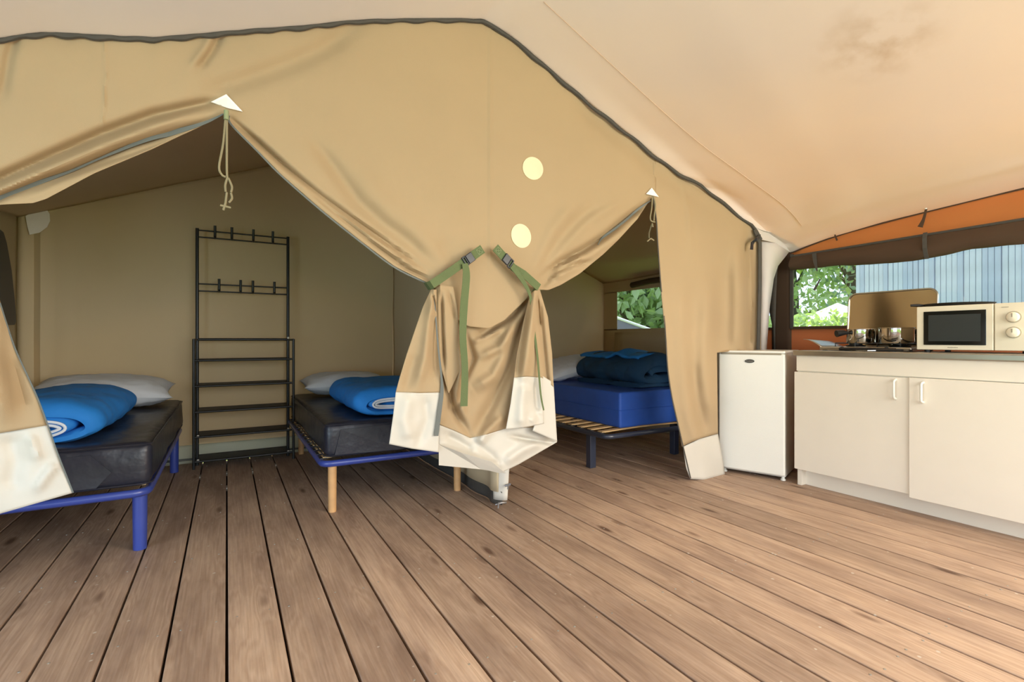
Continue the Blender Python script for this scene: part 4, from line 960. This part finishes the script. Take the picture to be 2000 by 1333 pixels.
# microwave
mw = thing('microwave', (3.30, 1.265, .862), 'ivory microwave oven with dark window and two round dials', 'microwave')
def mb_(x0, x1, y0, y1, z0, z1): return MB().box(x0 - 3.30, x1 - 3.30, y0 - 1.265, y1 - 1.265, z0 - .862, z1 - .862)
mb_(3.318, 3.64, .805, 1.262, .876, 1.108).build('body', 'micro', mw, bevel=.006)
md = mb_(3.300, 3.318, .948, 1.265, .876, 1.110).build('door', 'micro', mw, bevel=.004)
mb_(3.2965, 3.301, .975, 1.232, .902, 1.082).build('window', 'darkglass', md, bevel=.001)
mb_(3.2950, 3.2975, .995, 1.210, .922, 1.062).build('screen', 'mesh', md)
mb_(3.300, 3.318, .805, .945, .876, 1.110).build('control_panel', 'micro', mw, bevel=.004)
for zc in (1.040, .965):
    MB().lathe([(0, -.020), (.020, -.019), (.023, -.016), (.024, 0)], (-.002, .875 - 1.265, zc - .862), 26, 'X').build('dial', 'micro', mw, smooth=True)
    MB().lathe([(.0245, -.0015), (.0285, -.0015), (.0285, .001)], (0, .875 - 1.265, zc - .862), 26, 'X').build('dial_ring', 'microdark', mw)
    MB().box(-.0235, -.0195, .875 - 1.265 - .002, .875 - 1.265 + .002, zc - .862, zc - .862 + .018).build('dial_mark', 'ink', mw)
pr_ = MB()
for i in range(9):
    y = 1.125 - i * .0048; pr_.box(-.0012, .0, y - 1.265, y - 1.265 + .0032, .887 - .862, .887 - .862 + (.0035 if i % 3 else .0042))
for i in range(6):
    y = .915 - i * .0045; pr_.box(-.0012, .0, y - 1.265, y - 1.265 + .003, 1.088 - .862, 1.088 - .862 + .003)
pr_.build('printed_lettering', 'ink', mw)
for x in (3.34, 3.60):
    for y in (.84, 1.23): MB().lathe([(0, 0), (.014, 0), (.014, .015), (0, .015)], (x - 3.30, y - 1.265, 0), 10).build('foot', 'castiron', mw)
# dark shallow pan lid lying on the microwave
tr = thing('frying_pan', (3.46, 1.135, 1.1085), 'thin dark shallow pan lying on top of the microwave', 'pan')
MB().lathe([(0, .003), (.10, .0), (.135, .006), (.150, .018), (.147, .019), (.132, .010), (.10, .005), (0, .006)], (0, 0, 0), 40).build('dish', 'castiron', tr, smooth=True)
MB().tube([(-.05, .12, .012), (-.075, .16, .016), (-.09, .185, .016)], .009, 10, rs=[.006, .009, .007]).build('handle', 'castiron', tr, smooth=True)

# camping stove
st = thing('gas_stove', (3.47, 1.55, .862), 'two burner steel camping stove with raised shiny lid', 'stove')
def sb(x0, x1, y0, y1, z0, z1): return MB().box(x0 - 3.47, x1 - 3.47, y0 - 1.55, y1 - 1.55, z0 - .862, z1 - .862)
sb(3.33, 3.65, 1.30, 1.80, .870, .886).build('body', 'steel', st, bevel=.006)
sb(3.318, 3.332, 1.31, 1.79, .866, .872).build('drip_edge', 'steel', st)
for y in (1.42, 1.66):
    MB().lathe([(0, 0), (.05, 0), (.055, .008), (.035, .014), (.035, .022), (0, .024)], (0.02, y - 1.55, .023), 22).build('burner', 'castiron', st, smooth=True)
    g = MB()
    for a in range(4):
        an = a * PI / 2 + .4; c, s = math.cos(an), math.sin(an)
        g.tube([(.02 + .11 * c, y - 1.55 + .11 * s, .023), (.02 + .11 * c, y - 1.55 + .11 * s, .046), (.02 + .03 * c, y - 1.55 + .03 * s, .046)], .004, 6)
    g.build('pan_support', 'castiron', st)
    MB().lathe([(0, -.018), (.008, -.016), (.010, 0), (0, 0)], (-.14, y - 1.55, .016), 16, 'X').build('knob', 'castiron', st, smooth=True)
MB().tube([(-.155, -.18, .012), (-.165, 0, .014), (-.155, .12, .012)], .008, 8).build('gas_pipe', 'castiron', st, smooth=True)
for y in (1.32, 1.78): sb(3.35, 3.37, y - .01, y + .01, .862, .873).build('foot', 'castiron', st); sb(3.61, 3.63, y - .01, y + .01, .862, .873).build('foot', 'castiron', st)
lw = MB(); Pq = []
pr = rounded_rect(-.243, .243, 0, .352, .045)
nn_ = len(pr); a_ = math.radians(5)
for dx in (0, .010):
    for (y, h) in pr: Pq.append(Vector((.175 + dx + h * math.sin(a_), y - .005, .026 + h * math.cos(a_))))
lw.v = Pq; lw.f = [list(range(nn_)), list(range(2 * nn_ - 1, nn_ - 1, -1))] + [[i, nn_ + i, nn_ + (i + 1) % nn_, (i + 1) % nn_] for i in range(nn_)]
lido = lw.build('lid', 'lid', st, bevel=.003)
MB().tube([Vector((.172 + h * math.sin(a_), y - .005, .026 + h * math.cos(a_))) for y, h in pr + [pr[0]]], .005, 6, False).build('lid_rim', 'steel', lido, smooth=True)
wg = MB().grid([[Vector((x, .25 + .115 * b + .006 * math.sin(4 * a), .022 + .05 * math.sin(PI * b * .5) * (1 - .25 * a))) for b in np.linspace(0, 1, 8)] for a, x in [(i / 7, -.12 + .26 * i / 7) for i in range(8)]])
wg.build('side_shelf', 'steel', st, smooth=True, solid=.003)
def pot(name, label, x, y, z, r, h, hang_=0, m='potsteel', hb=True, grp='steel pans on the stove'):
    t = thing(name, (x, y, z), label, 'pot', grp)
    MB().lathe([(0, 0), (r * .95, 0), (r, .006), (r, h), (r * 1.04, h + .002), (r * 1.03, h + .005), (r * .97, h), (r * .96, .006), (0, .005)], (0, 0, 0), 40).build('pan_body', m, t, smooth=True)
    d = Vector((math.cos(hang_), math.sin(hang_), 0))
    MB().tube([d * r * .98 + Vector((0, 0, h * .75)), d * (r + .03) + Vector((0, 0, h * .78)), d * (r + .075) + Vector((0, 0, h * .70))], .01, 12, rs=[.007, .017, .022]).build('handle', 'castiron', t, smooth=True)
    return t
pot('saucepan', 'steel saucepan with black handle on the left burner', 3.52, 1.645, .909, .078, .085, math.radians(148))
pot('saucepan', 'steel saucepan on the right burner beside the microwave', 3.47, 1.43, .909, .088, .088, math.radians(-30))
# cutlery / lighter on the worktop in front of the stove
sp_ = thing('spatula', (3.24, 1.47, .864), 'flat steel spatula on the worktop edge before the stove', 'utensil')
MB().ribbon([Vector((0, .06, .002)), Vector((.0, .0, .003)), Vector((.01, -.03, .004))], .05, Vector((1, 0, 0)), .003, [.04, .055, .015]).build('blade', 'steel', sp_)
MB().tube([(.01, -.03, .005), (.02, -.16, .008)], .006, 8).build('handle', 'castiron', sp_, smooth=True)

# ================================================================== OUTSIDE
shed = thing('shed', (8.2, 3.9, -.3), 'blue grey shed of upright boards outside the kitchen window', 'building')
MB().box(.03, 3.0, -8.5, -.02, 0, 4.2).build('wall', 'shed2', shed)
bmesh_b = []
for i, (w, pr__, m) in enumerate([(.056, .0, 'shed'), (.056, .010, 'shed2')]):
    o = MB().box(-pr__, .03, -w, 0, 0, 4.2).build('board', m, shed, bevel=.004, seg=1); bmesh_b.append(o)
bmesh_b[1].location = (0, -.06, 0)
for i in range(2, 140):
    src = bmesh_b[0 if R.random() < .6 else 1]
    copy_obj(src, shed, (R.uniform(-.008, .008), -.06 * i, 0))
def foliage(nl, fn, size, seed, name, m, parent):
    rg = random.Random(seed); V = []; Fc = []
    for i in range(nl):
        c = fn(rg); a = Vector((rg.gauss(0, 1), rg.gauss(0, 1), rg.gauss(0, 1))).normalized(); b = a.orthogonal().normalized(); b.rotate(Matrix.Rotation(rg.random() * 6.28, 3, a)); cc = a.cross(b)
        s = size * rg.uniform(.6, 1.3); k = len(V)
        V += [c - b * s, c - cc * s * .5 + a * s * .12, c + b * s, c + cc * s * .5 + a * s * .12]; Fc.append((k, k + 1, k + 2, k + 3))
    me = bpy.data.meshes.new(name); me.from_pydata([tuple(v) for v in V], [], Fc); me.update(); return link(name, me, m, parent)
def tree(x, y, h, r, label, m, seed, n=5200, size=.14, low=.8, grp='trees outside the tent'):
    t = thing('tree', (x, y, -.3), label, 'tree', grp); rg = random.Random(seed)
    MB().tube([(0, 0, 0), (.05, 0, h * .4), (-.05, .1, h * .8)], .2, 10, rs=[.22, .16, .07]).build('trunk', 'bark', t, smooth=True)
    br = MB(); cl = []
    for i in range(14):
        a = rg.random() * 6.28; z = h * rg.uniform(.25, .95); e = Vector((math.cos(a) * r * rg.uniform(.4, .85), math.sin(a) * r * rg.uniform(.4, .85), z)); cl.append(e)
        br.tube([(0, 0, z * .7), e * .5 + Vector((0, 0, z * .42)), e], .05, 6, rs=[.06, .04, .02])
    br.build('branches', 'bark', t, smooth=True)
    for _ in range(14): cl.append(Vector((rg.gauss(0, r * .4), rg.gauss(0, r * .4), rg.uniform(low, h))))
    def fn(g):
        c = cl[g.randrange(len(cl))]; p = c + Vector((g.gauss(0, r * .22), g.gauss(0, r * .22), g.gauss(0, r * .2))); p.z = max(.1, p.z); return p
    foliage(n, fn, size, seed, 'foliage', m, t)
tree(18.5, 8.9, 7.5, 2.6, 'dark airy tree straight behind the white tent roof', 'darkleaf', 1, 2900)
tree(16.7, 9.9, 6.5, 2.0, 'tree at the left edge of the kitchen window', 'leaf', 2, 2900)
tree(23.5, 9.4, 8.5, 3.0, 'tall tree furthest back beside the shed', 'darkleaf', 3, 2900)
tree(9.0, 9.5, 6.0, 1.9, 'bright green tree at the left of the small cabin window', 'leaf', 4)
tree(10.6, 9.3, 6.2, 2.0, 'darker tree at the right of the small cabin window', 'darkleaf', 5)
tree(13.5, 14.5, 9.0, 3.6, 'broad tree in the distance behind the cabin window trees', 'leaf', 6, 9000, .2)
hd = thing('hedge', (8.8, 5.0, -.3), 'low sunlit green hedge below the white tent roof', 'hedge')
MB().box(-.25, .35, -1.0, 2.4, 0, 1.4).build('hedge_core', 'darkleaf', hd)
foliage(6000, lambda g: Vector((g.uniform(-.45, .5), g.uniform(-1.2, 2.6), min(1.72, g.uniform(.1, 1.66) + g.gauss(0, .05)))), .07, 8, 'foliage', 'leaf', hd)
wtn = thing('white_tent', (13.2, 6.7, -.3), 'white pitched tent roof seen through the kitchen window', 'tent')
pt = MB(); pt.v = [Vector(p) for p in ((-1.1, -1.2, 1.45), (1.1, -1.2, 1.45), (1.1, 1.0, 1.45), (-1.1, 1.0, 1.45), (0, 0, 2.15))]
pt.f = [[0, 1, 4], [1, 2, 4], [2, 3, 4], [3, 0, 4], [3, 2, 1, 0]]; pt.build('roof', 'whitetent', wtn)
MB().box(-1.0, 1.0, -1.1, .9, 0, 1.45).build('walls', 'whitetent', wtn)
gt_ = thing('grey_tent', (6.3, 6.2, -.3), 'grey tent slope outside the small cabin window', 'tent')
g0 = MB(); g0.v = [Vector(p) for p in ((-.9, .5, 1.75), (1.9, -.4, .79), (2.1, -.6, 0), (-.9, .3, 0), (-.9, 1.6, 1.2), (1.9, 1.0, 0.5))]
g0.f = [[0, 1, 2, 3], [0, 4, 5, 1]]
g0.build('slope', 'greytent', gt_, solid=.02)
MB().tube([(-.92, .5, 1.77), (1.92, -.4, .81)], .025, 8).build('ridge_edge', 'whitetent', gt_)
